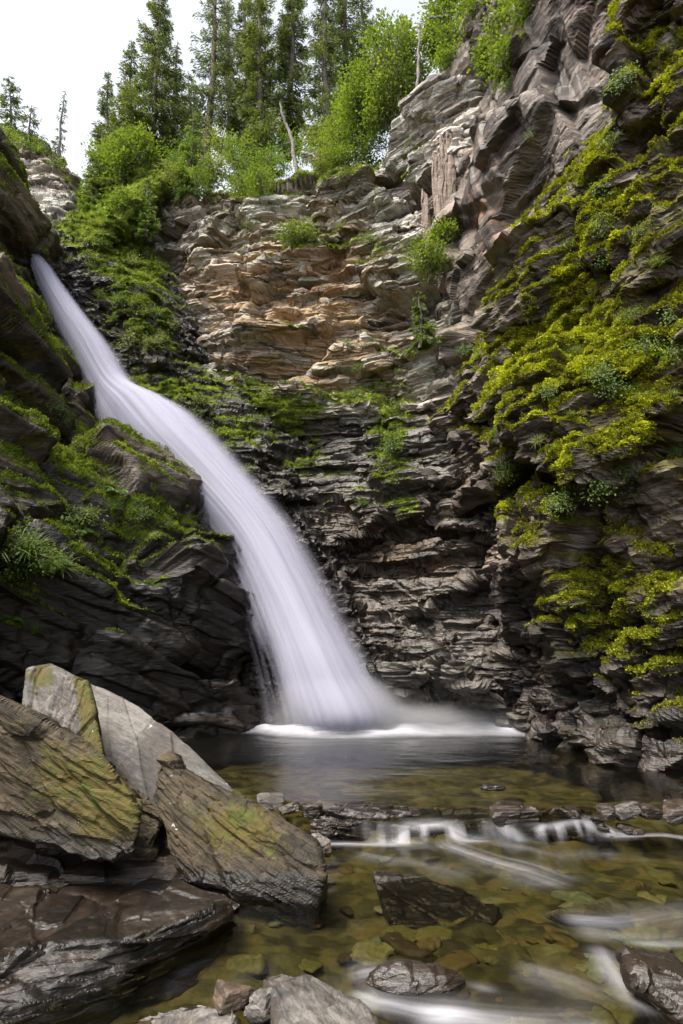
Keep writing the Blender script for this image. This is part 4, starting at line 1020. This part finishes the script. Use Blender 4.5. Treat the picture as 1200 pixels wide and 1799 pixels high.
def spruce(px, py, Y, topy, R, label, start=.08, dens=1.0, topx=None, seed=0, mat='spruce', group=None, up=.25, spray=.15, name='spruce_tree'):
    g = np.random.default_rng(seed)
    base = on_floor(at(px, py, Y)); H = at(px, topy, Y)[2] - base[2]
    tx = 0 if topx is None else (at(topx, topy, Y)[0] - base[0])
    if name == 'spruce_tree': R = R * 1.08
    root = empty(name, base); tag(root, label, 'tree', group)
    ta = Acc(); kk = np.linspace(0, 1, 14)
    wob = np.cumsum(g.normal(0, .012 * H ** .5, (14, 2)), 0); wob -= wob[:1]
    line = np.stack([tx * kk + wob[:, 0], wob[:, 1], kk * H - .25], -1)
    r0 = .010 * H + .025
    V, Fc = tube(line, r0 * (1 - kk) ** .85 + .008); ta.add(V, Fc)
    def stem(s): return np.stack([np.interp(s, kk, line[:, j]) for j in range(3)], -1)
    nb = int(H * 24 * dens)
    s = start + (1 - start) * np.sort(g.random(nb)) ** .95
    s = np.round(s * H / .22) * .22 / H + g.normal(0, .004, nb)           # loose whorls
    s = np.clip(s, .02, .985)
    az = g.uniform(0, 2 * np.pi, nb)
    q = np.clip((s - start) / (1 - start), 0, 1)
    L = R * ((1 - q) ** .7 * (.45 + .55 * sstep(0, .18, q)) + .05) * g.uniform(.45, 1.12, nb) * (1 + .25 * np.sin(az * 2 + seed))
    O = stem(s); D = np.stack([np.cos(az), np.sin(az), 0 * az], -1)
    droop = (.62 - .75 * q) + g.normal(0, .1, nb)
    tip = O + D * L[:, None] + np.array([0, 0, 1.]) * (-droop * L * .75)[:, None]
    limbs(ta, O, tip, .012 + .006 * H / 10, .004, .06)
    link('trunk', ta.mesh('trunk', M['bark'], True), root)
    ca = Acc()
    per = np.maximum(6, (L / R * 120 * dens * (R / 1.0)).astype(int))
    b = np.repeat(np.arange(nb), per); m = len(b)
    t = .12 + .88 * g.random(m) ** .7
    arc = -.10 * np.sin(np.pi * t) * L[b] + .10 * t ** 4 * L[b]
    side = np.stack([-D[b, 1], D[b, 0], 0 * t], -1)
    sd = g.normal(0, 1, m)
    wdt = .16 * L[b] * (1 - .6 * t)
    c = O[b] + (tip - O)[b] * t[:, None] + np.array([0, 0, 1.]) * (arc - .06 * np.abs(g.normal(0, 1, m)) * L[b] ** .5)[:, None] + side * (sd * wdt)[:, None]
    ax = D[b] * .75 + side * (sd * .55)[:, None] + np.array([0, 0, 1.]) * (g.normal(-.35, .35, m) + up * q[b])[:, None]
    rnd = np.clip(.30 + .45 * t + g.normal(0, .16, m) - .1, 0, 1)
    sz = spray * g.uniform(.6, 1.25, m) * (.7 + .4 * (1 - q[b]))
    LV, LF, LR = leaves(c, ax, sz, .24, rnd, None, .25)
    ca.add(LV, LF, LR)
    link('crown', ca.mesh('crown', M[mat]), root)
    return root

def leafy(R, H, ncl, nleaf, size, seed, spread=.2, low=.15, flat=1.0, drift=(0, 0)):
    """limbs and leaves of a broadleaf tree or shrub around the origin"""
    g = np.random.default_rng(seed)
    ta, ca = Acc(), Acc()
    # clump centres in an uneven egg
    d = g.normal(0, 1, (ncl * 3, 3)); d /= np.linalg.norm(d, axis=1)[:, None]
    rr = g.random(ncl * 3) ** .4
    c = d * rr[:, None]
    keep = fbm(c * 2.1 + seed, 2, seed) > -.12
    c = c[keep][:ncl]
    hz = (c[:, 2] * .5 + .5)
    prof = .55 + .6 * np.sin(np.pi * np.clip(hz * .85 + .12, 0, 1))
    C = np.stack([c[:, 0] * R * prof + drift[0] * hz, c[:, 1] * R * prof * flat + drift[1] * hz, (low + (1 - low) * hz) * H], -1)
    ns = 1 + int(R * 2)
    st = np.stack([g.normal(0, .06 * R, ns), g.normal(0, .06 * R, ns), np.zeros(ns)], -1)
    j = g.integers(0, ns, len(C))
    O = st[j] + (C - st[j]) * [.35, .35, .62]
    stems = np.stack([st, st + np.stack([g.normal(0, .2 * R, ns) + drift[0] * .6, g.normal(0, .2 * R, ns) + drift[1] * .6, np.full(ns, H * .8)], -1)], 0)
    limbs(ta, stems[0] - [0, 0, .15], stems[1], .012 + .012 * H, .008, .0)
    limbs(ta, O, C, .008 + .002 * H, .003, .05)
    k = g.poisson(nleaf, len(C)); b = np.repeat(np.arange(len(C)), k); m = len(b)
    off = g.normal(0, 1, (m, 3)) * spread * [1, 1, .6]
    cl = g.normal(0, .13, len(C))
    p = C[b] + off
    ax = off / spread * .6 + (C - [0, 0, H * .4])[b] / max(R, .2) * .3 + g.normal(0, .5, (m, 3)) + [0, 0, -.15]
    LV, LF, LR = leaves(p, ax, size * g.uniform(.6, 1.3, m), .62, np.clip(.48 + cl[b] + g.normal(0, .15, m), 0, 1), np.array([0, 0, 1.]), .1)
    ca.add(LV, LF, LR)
    return ta, ca

def broadleaf(name, px, py, Y, R, H, label, ncl=150, nleaf=46, size=.085, seed=0, mat='birch', cat='tree', group=None, spread=.13, flat=1.0, drift=(0, 0)):
    if Y is not None:
        base = at(px, py, Y); b2 = on_floor(base); H += base[2] - b2[2]; base = b2
    else: base = px
    root = empty(name, base); tag(root, label, cat, group)
    ta, ca = leafy(R, H, ncl, nleaf, size, seed, spread, .12, flat, drift)
    link('trunk', ta.mesh('trunk', M['bark'], True), root); link('crown', ca.mesh('crown', M[mat]), root)
    return root

SPR = 'spruces on the rim of the gorge'
spruce(20, 240, 17.2, 122, .62, 'short spruce on the cap of the pale outcrop', .05, 1.0, 20, 1, group=SPR)
spruce(50, 250, 17.0, 178, .55, 'small ragged spruce beside the short one on the outcrop', .1, .7, 55, 2, group=SPR)
spruce(105, 285, 18.0, 150, .30, 'thin nearly bare spruce standing alone against the white sky', .1, .55, 116, 3, group=SPR)
spruce(188, 330, 17.8, 112, .75, 'dark spruce at the left end of the main stand', .05, 1.0, 196, 4, group=SPR)
spruce(226, 330, 17.0, 62, .95, 'dark spruce between the stand\'s left end and its first tall tree', .05, 1.1, 236, 5, group=SPR)
spruce(266, 300, 16.2, -40, 1.2, 'tall dense dark spruce, first of the tall trees above the leafy birch', .05, 1.25, 284, 6, group=SPR)
spruce(334, 300, 18.2, 120, .8, 'shorter spruce in the gap between the two tallest left trees', .1, .9, 342, 7, group=SPR)
spruce(376, 275, 16.6, -150, 1.0, 'tall thin-crowned spruce with its bare grey trunk showing', .12, .75, 388, 8, group=SPR)
spruce(404, 270, 18.4, -60, .75, 'slender spruce close behind the bare-trunked one', .15, .8, 404, 9, group=SPR)
spruce(428, 272, 17.4, -70, .75, 'slender spruce between the bare-trunked spruce and the green one', .08, 1.0, 430, 54, group=SPR)
spruce(305, 300, 17.2, 60, .7, 'mid-height spruce to the right of the first tall tree', .05, 1.0, 312, 57, group=SPR)
spruce(458, 265, 16.3, -120, 1.05, 'tall green spruce left of the broken grey snag', .06, 1.15, 464, 10, group=SPR)
spruce(506, 270, 17.2, -150, .95, 'tall spruce directly above the broken grey snag', .06, 1.1, 508, 11, group=SPR)
spruce(570, 255, 16.6, -150, 1.0, 'tall sparse spruce right of the broken grey snag', .1, .95, 572, 12, group=SPR)
spruce(600, 250, 18.0, -110, .9, 'dark spruce next to the bright leafy trees', .1, .9, 598, 13, group=SPR)
spruce(640, 250, 18.5, -90, .9, 'dark spruce half hidden by the bright leafy trees', .1, .9, 634, 14, group=SPR)
spruce(332, 335, 14.6, 196, .72, 'young bright spruce on the rim above the pale cliff', .03, 1.4, 338, 15, 'fern', SPR, .3, .13)
spruce(737, 592, 9.75, 492, .30, 'young bright spruce on a ledge at the corner of the right cliff', .03, 2.2, 736, 16, 'birch', None, .5, .09, 'young_spruce')

BIR = 'bright leafy trees on the rim'
broadleaf('birch_tree', 222, 352, 15.0, .7, 2.7, 'leafy bright green birch above the waterfall at the left of the rim', 190, 44, .085, 31, group=BIR)
broadleaf('birch_tree', 180, 350, 15.6, .6, 2.2, 'small leafy birch at the left end of the rim beside the outcrop', 90, 44, .085, 32, group=BIR)
broadleaf('birch_tree', 690, 262, 12.6, .95, 4.4, 'large bright green leafy tree against the right cliff', 260, 46, .085, 33, group=BIR)
broadleaf('birch_tree', 640, 262, 13.4, .8, 2.9, 'bushy bright tree left of the large leafy one', 160, 46, .085, 34, group=BIR)
broadleaf('birch_tree', 790, 105, 11.9, .7, 2.2, 'leafy tree overhanging the top of the right cliff', 130, 44, .085, 35, group=BIR)
broadleaf('birch_tree', 600, 270, 14.4, .55, 1.9, 'low leafy sapling between the snag and the bushy bright tree', 80, 44, .08, 36, group=BIR)
broadleaf('rowan_tree', 862, 70, 11.9, .75, 1.5, 'leafy rowan leaning off the right cliff', 80, 40, .085, 37, group=BIR)
broadleaf('rowan_tree', 915, 20, 12.0, .6, 1.3, 'small rowan higher up the right cliff', 60, 40, .085, 38, group=BIR)
broadleaf('birch_sapling', 215, 395, 13.9, .4, 1.1, 'drooping sapling on the bank above the waterfall lip', 60, 34, .07, 51, cat='sapling', spread=.12)
spruce(165, 372, 15.0, 262, .42, 'young pale spruce on the bank beside the outcrop', .03, 1.6, 160, 52, 'birch', None, .4, .10, 'young_spruce')
spruce(258, 405, 13.9, 300, .42, 'young green spruce where the bank meets the pale cliff', .03, 1.6, 256, 53, 'fern', None, .4, .10, 'young_spruce')
broadleaf('birch_sapling', 455, 345, 13.35, .32, .95, 'slender sapling on the lip of the pale cliff', 40, 28, .06, 39, cat='sapling', spread=.12)
broadleaf('birch_sapling', 525, 432, 12.75, .42, .62, 'round bright bush on a ledge of the pale cliff', 60, 36, .06, 40, cat='sapling', spread=.12)
broadleaf('birch_sapling', 752, 485, 10.15, .34, .85, 'leafy sapling on the ledge below the prow of the right cliff', 46, 36, .06, 41, cat='sapling', spread=.12)
broadleaf('birch_sapling', 778, 430, 10.3, .22, .5, 'small leafy sapling just above the one below the prow', 24, 34, .06, 42, cat='sapling', spread=.1)

# dead wood
def log(name, pts, r0, r1, label, mat='deadwood', seed=0, cat='dead trunk', twigs=0):
    g = np.random.default_rng(seed); pts = np.array([at(*p) for p in pts])
    t = np.linspace(0, len(pts) - 1, 26); line = np.stack([np.interp(t, range(len(pts)), pts[:, j]) for j in range(3)], -1) + g.normal(0, .012, (26, 3))
    a = Acc(); V, Fc = tube(line, np.linspace(r0, r1, 26) * g.uniform(.85, 1.12, 26), 9); a.add(V - line[0], Fc)
    o = link(name, a.mesh(name, M[mat], True)); o.location = line[0]; tag(o, label, cat)
    if twigs:
        k = g.integers(4, 26, twigs); b = Acc(); d = g.normal(0, 1, (twigs, 3)); d[:, 1] *= .6
        limbs(b, line[k] - line[0], line[k] - line[0] + d / np.linalg.norm(d, axis=1)[:, None] * g.uniform(.15, .5, (twigs, 1)), .012, .004, .03)
        link('twigs', b.mesh('twigs', M[mat]), o)
    return o
log('broken_snag', [(526, 325, 14.3), (520, 288, 14.2), (510, 235, 14.2), (497, 205, 14.15), (492, 178, 14.1)],   .085, .025, 'broken grey snag leaning on the rim of the pale cliff', seed=1, twigs=5)
log('dead_tree', [(742, 240, 11.9), (734, 150, 11.6), (736, 90, 11.6), (738, 46, 11.6)], .055, .03, 'thin pale dead trunk standing at the edge of the right cliff', seed=2, twigs=9)
log('dead_tree', [(650, 128, 12.6), (668, 98, 12.5), (690, 50, 12.4)], .045, .06, 'dark dead trunk slanting through the bright leafy trees', 'bark', 3, twigs=3)
log('dead_branch', [(755, 32, 11.5), (800, 26, 11.3), (850, 8, 11.2), (890, -6, 11.0)], .035, .02, 'bare branch lying across the top of the right cliff', seed=4, cat='dead branch', twigs=8)
log('dead_branch', [(845, 52, 11.0), (880, 42, 10.9), (905, 25, 10.9)], .03, .014, 'pale forked branch hanging over the right cliff', seed=5, cat='dead branch', twigs=4)
log('root_tangle', [(530, 268, 13.8), (548, 272, 13.6), (560, 282, 13.5)], .05, .02, 'tangle of pale roots right of the snag', seed=6, cat='roots', twigs=16)

# ------------------------------------------------------------------ shrubs, ferns and grass
def pick(surf, px, py, tol=5):
    Q, n2, PX_, PY_, D = SURF[surf]
    m = (np.abs(PX_ - px) < tol) & (np.abs(PY_ - py) < tol)
    if not m.any(): return (None, None) if tol > 20 else pick(surf, px, py, tol * 2)
    i = np.flatnonzero(m.ravel()); k = i[np.argmin(D.ravel()[i])]
    return Q.reshape(-1, 3)[k], n2.reshape(-1, 3)[k]

def proto_shrub(seed, R, H, ncl, nleaf, size, mat):
    ta, ca = leafy(R, H, int(ncl * .7), int(nleaf * .7), size * 1.1, seed, .12 * (R / .38) ** .5, .02, drift=(.15 * math.sin(seed), .15 * math.cos(seed)))
    return ta.mesh('stems', M['bark']), ca.mesh('foliage', M[mat])
def proto_tuft(seed, n_, Lm, mat, wide=.012, lean=.5):
    g = np.random.default_rng(seed); a = Acc()
    az = g.uniform(0, 6.28, n_); L = Lm * g.uniform(.5, 1.1, n_); ln = g.uniform(.15, 1, n_) * lean
    D = np.stack([np.cos(az), np.sin(az), 0 * az], -1); S = np.stack([-np.sin(az), np.cos(az), 0 * az], -1)
    B = np.stack([g.normal(0, .03, n_), g.normal(0, .03, n_), 0 * az], -1)
    pts = []
    for t in (0, .4, .75, 1.0):
        c = B + D * (L * ln * (t * .5 + t * t))[:, None] + np.array([0, 0, 1.]) * (L * (t - .75 * ln * t ** 2.4))[:, None]
        w_ = wide * (1 - t * .9)
        pts += [c - S * w_, c + S * w_]
    V = np.stack(pts, 1); i = np.arange(n_ * 8).reshape(n_, 8)
    Fc = np.concatenate([i[:, [0, 1, 3, 2]], i[:, [2, 3, 5, 4]], i[:, [4, 5, 7, 6]]])
    a.add(V.reshape(-1, 3), Fc, np.repeat(g.random(n_), 8))
    return a.mesh('grass_tuft', M[mat])
def proto_fern(seed, n_, L, mat):
    g = np.random.default_rng(seed); a = Acc()
    for k in range(n_):
        az = g.uniform(0, 6.28); l = L * g.uniform(.6, 1.1); m = 22
        t = np.repeat(np.linspace(.12, 1, m), 2); sd = np.tile([-1, 1], m)
        D = np.array([math.cos(az), math.sin(az), 0]); S = np.array([-D[1], D[0], 0])
        c = D * (l * t * .75)[:, None] + np.array([0, 0, 1.]) * (l * (t * .95 - .95 * t ** 2.2))[:, None]
        ax = S * sd[:, None] + D * .45 + np.array([0, 0, -.15])
        LV, LF, LR = leaves(c, ax, l * .30 * np.sin(np.pi * np.clip(t * .9 + .08, 0, 1)) + .01, .36, np.full(2 * m, g.random()), np.array([0, 0, 1.]), .1)
        a.add(LV, LF, LR)
    return a.mesh('fern', M[mat])
SHR = [proto_shrub(200 + i, .38, .5, 46, 34, .055, m) for i, m in enumerate(['birch', 'fern', 'grass', 'fern'])]
DWF = [proto_shrub(230 + i, .20, .24, 26, 30, .036, m) for i, m in enumerate(['birch', 'fern', 'grass'])]
TUF = [proto_tuft(210 + i, 120, .26, m, .006, .9) for i, m in enumerate(['grass', 'fern', 'grass'])]
FRN = [proto_fern(220 + i, 9, .30, m) for i, m in enumerate(['fern', 'birch', 'fern'])]
gp = np.random.default_rng(9)
def put(name, kind, pos, s, label, cat, group, nrm=None, lean=.5):
    i = int(gp.integers(0, len(kind)))
    rz = gp.uniform(0, 6.28)
    if nrm is not None:
        d = Vector(np.array([0, 0, 1]) * (1 - lean) + np.array(nrm) * lean).normalized()
        q = d.to_track_quat('Z', 'Y').to_matrix() @ Matrix.Rotation(rz, 3, 'Z')
        e = q.to_euler()
    else: e = (0, 0, rz)
    if isinstance(kind[i], tuple):
        o = empty(name, pos); link('stems', kind[i][0], o); link('foliage', kind[i][1], o)
    else:
        o = link(name, kind[i]); o.location = pos
    o.rotation_euler = e; o.scale = (s,) * 3
    tag(o, label, cat, group); return o

# shrubs on the rim
for k in range(46):
    x = gp.uniform(-5.3, 1.2); t_ = gp.uniform(-.1, 1.3)
    z = floor_z((x, float(np.interp(x, top[:, 0], top[:, 1])) - .9 + t_ + .3))
    if z is not None: put('rim_shrub', SHR, (x, float(np.interp(x, top[:, 0], top[:, 1])) - .6 + t_, z - .05), gp.uniform(.8, 1.7), 'leafy green shrub on the rim above the pale cliff', 'shrub', 'shrubs on the rim')
for k, (x, y, R_, H_) in enumerate([(800, 75, .45, .9), (845, 55, .5, 1.0), (885, 70, .4, .8), (900, 120, .32, .6), (860, 115, .3, .5), (780, 120, .35, .7), (930, 30, .4, .7)]):
    p, nn = pick('right_cliff', x, y)
    if p is not None: broadleaf('rowan_bush', p - nn * .1, None, None, R_, H_, 'leafy bush growing from the crest of the right cliff', 46, 34, .07, 60 + k, cat='bush', group='bushes on the crest of the right cliff', spread=.12)
for x, y, Y, s in [(150, 335, 16.2, 0.72), (235, 372, 14.3, 0.56), (170, 318, 16.6, 0.64),
                   (300, 310, 14.2, 0.88), (375, 300, 14.3, 1.04), (410, 285, 14.4, 1.04), (440, 290, 14.0, 1.04), (480, 285, 14.2, 1.04), (540, 280, 14.2, 0.88), (580, 275, 14.0, 1.04), (620, 270, 13.6, 0.96), (655, 265, 13.1, 0.96),
                   (350, 320, 13.9, 0.72), (420, 325, 13.7, 0.80), (465, 318, 13.7, 0.72), (560, 300, 13.6, 0.64), (500, 300, 13.8, 0.72), (395, 270, 15.5, 1.28), (450, 262, 15.6, 1.28), (510, 262, 15.6, 1.20), (560, 255, 15.6, 1.20), (310, 285, 15.5, 1.12), (585, 288, 13.9, .9), (560, 290, 13.8, .8), (605, 285, 13.7, .9), (635, 280, 13.4, .9), (610, 250, 15.2, 1.28)]:
    put('rim_shrub', SHR, at(x, y, Y), s, 'leafy green shrub on the rim above the pale cliff' if x > 280 else 'leafy green shrub on the bank above the waterfall lip', 'shrub', 'shrubs on the rim' if x > 280 else 'shrubs on the bank above the waterfall')
for k in range(120):
    y = gp.uniform(320, 620); x = gp.uniform(145 + max(0, y - 450) * .45, 250 + min(60, (y - 320) * .4)); s = gp.uniform(.4, .95)
    p, nn = pick('waterfall_chute', x, y)
    if p is not None: put('spur_plant', DWF + FRN + TUF, p, s * 1.2, 'low leafy plant on the green spur right of the waterfall top', 'plant', 'plants on the spur', nn, .3)
for x, y, s in [(250, 690, 1), (290, 700, 1.1), (320, 720, 1), (345, 735, .9), (370, 760, .9), (300, 675, 1), (270, 715, .9), (400, 790, .8), (330, 690, 1), (360, 705, .9), (430, 830, .7)]:
    p, nn = pick('waterfall_chute', x, y)
    if p is not None: put('fern', FRN + DWF, p, s, 'bright fern on the green shelf right of the waterfall\'s middle step', 'fern', 'ferns on the shelf beside the waterfall', nn, .3)
for x, y, s in [(390, 690, .9), (430, 690, .9), (470, 690, .8), (520, 700, .7), (560, 700, .6), (600, 410, .8), (650, 420, .8), (480, 735, .7), (620, 690, .7), (700, 720, .8), (690, 790, 1.0), (680, 770, .9), (670, 820, .8), (640, 650, .7), (720, 690, .6), (690, 850, .7), (590, 440, .7), (440, 400, .5), (500, 880, .5), (570, 880, .5), (640, 880, .5), (615, 600, .5), (660, 740, .5), (540, 330, .7), (600, 320, .7), (680, 300, .8), (715, 260, .9), (712, 310, .8)]:
    p, nn = pick('back_cliff', x, y)
    if p is not None: put('cliff_plant', DWF + FRN[:1], p, s, 'small green plant rooted on a ledge of the pale banded cliff', 'plant', 'plants on the ledges of the pale cliff', nn, .4)
for x, y, s in [(1010, 870, 1.1), (1040, 860, 1), (985, 885, .9), (1060, 345, 1), (1050, 400, .9), (1055, 460, .8), (1065, 690, .9), (1050, 660, .8), (1150, 470, 1), (1175, 640, 1), (1140, 620, .9), (880, 830, .9), (895, 815, .8), (820, 620, .9), (840, 630, .9), (1090, 150, .9), (1110, 90, .9),
                (1180, 560, .9), (1120, 560, .8), (960, 500, .6), (1000, 430, .6), (1010, 620, .6), (960, 690, .6), (1075, 250, .8), (1170, 100, .9), (930, 560, .6), (1000, 740, .6), (1130, 700, .7), (900, 900, .6), (1090, 830, .7), (945, 780, .6), (1180, 700, .7), (900, 90, .8), (895, 150, .8), (920, 60, .8), (850, 120, .7), (720, 250, .6), (930, 240, .5), (1190, 800, .6), (1020, 550, .5), (1120, 420, .7), (870, 760, .5)]:
    p, nn = pick('right_cliff', x, y)
    if p is not None: put('small_plant', TUF[:1] + DWF[:2] + DWF[:2], p + nn * .03, s * .75, 'small fresh green plant in the moss of the right cliff', 'plant', 'plants on the mossy cliff', nn, .5)
for x, y, s in [(15, 975, 1.6), (50, 975, 1.5), (85, 990, 1.4), (30, 1005, 1.5), (105, 1005, 1.2), (140, 915, 1.1), (205, 870, 1.1), (30, 970, 1.1), (60, 985, 1), (10, 1000, 1.1), (90, 1000, .9), (45, 1010, .9), (145, 930, .8), (190, 860, .8), (200, 890, .8), (110, 740, .7), (95, 720, .7), (250, 910, .6), (290, 920, .6), (270, 950, .6), (20, 1090, .7), (60, 1110, .7), (15, 560, .6), (130, 620, .5), (150, 640, .5), (40, 420, .6), (70, 440, .6), (45, 630, .5), (215, 1000, .5), (160, 900, .7)]:
    p, nn = pick('left_cliff', x, y)
    if p is not None: put('grass_tuft', TUF + DWF[:2] + FRN[:1], p + nn * .04, s, 'small bright plant on a ledge of the dark left buttress', 'plant', 'plants on the dark buttress', nn, .4)
for x, y, s in [(-20, 240, 1.2), (10, 250, 1.1), (40, 258, 1), (70, 272, 1), (95, 290, .9), (120, 320, .8), (140, 350, .8), (155, 400, .8), (175, 430, .9), (0, 230, 1.2)]:
    p, nn = pick('pale_outcrop', x, y)
    if p is not None: put('outcrop_plant', DWF + TUF, p, s * 1.3, 'tuft of low growth on the turf of the pale outcrop', 'plant', 'plants on the pale outcrop', nn, .2)
# ------------------------------------------------------------------ light, sky, camera
SUN_EL, SUN_AZ = math.radians(58), math.radians(232)      # over the left wall of the gorge
w = bpy.data.worlds.new('World'); sc.world = w; w.use_nodes = True
nt = w.node_tree; nt.nodes.clear(); n = N(nt)
sky = n.new('ShaderNodeTexSky', sky_type='NISHITA'); sky.sun_disc = False; sky.sun_elevation = SUN_EL; sky.sun_rotation = SUN_AZ
sky.air_density = 1.0; sky.dust_density = 1.0; sky.ozone_density = 1.0
bw = n.new('ShaderNodeRGBToBW'); nt.links.new(sky.outputs[0], bw.inputs[0])
skc = n.mix(.85, sky.outputs[0], n.mix(1, bw.outputs[0], (1.0, 1.0, 1.03), 'MULTIPLY'))      # overcast: nearly grey
bg = n.new('ShaderNodeBackground'); nt.links.new(skc, bg.inputs[0]); bg.inputs[1].default_value = .105
wo = n.new('ShaderNodeOutputWorld'); nt.links.new(bg.outputs[0], wo.inputs[0])
ld = bpy.data.lights.new('sun', 'SUN'); ld.energy = 1.5; ld.angle = math.radians(32); ld.color = (1, .93, .82)
lo = bpy.data.objects.new('sun', ld); COL.objects.link(lo)
sd = Vector((math.sin(SUN_AZ) * math.cos(SUN_EL), math.cos(SUN_AZ) * math.cos(SUN_EL), math.sin(SUN_EL)))
lo.rotation_euler = sd.to_track_quat('Z', 'Y').to_euler(); lo.location = (0, -5, 30)

cd = bpy.data.cameras.new('camera'); cam = bpy.data.objects.new('camera', cd); COL.objects.link(cam)
cam.location = (0, 0, CAMZ); cam.rotation_euler = (math.radians(90) + TH, 0, 0)
cd.sensor_fit = 'VERTICAL'; cd.sensor_height = 36; cd.sensor_width = 24; cd.lens = FPX / PH * 36; cd.clip_start = .05; cd.clip_end = 600
sc.camera = cam
sc.view_settings.view_transform = 'Standard'; sc.view_settings.look = 'None'; sc.view_settings.gamma = 1; sc.view_settings.exposure = 2.7
sc.cycles.use_denoising = True
sc.cycles.max_bounces = 8; sc.cycles.transparent_max_bounces = 24; sc.cycles.diffuse_bounces = 3; sc.cycles.glossy_bounces = 3
sc.cycles.caustics_reflective = False; sc.cycles.caustics_refractive = False
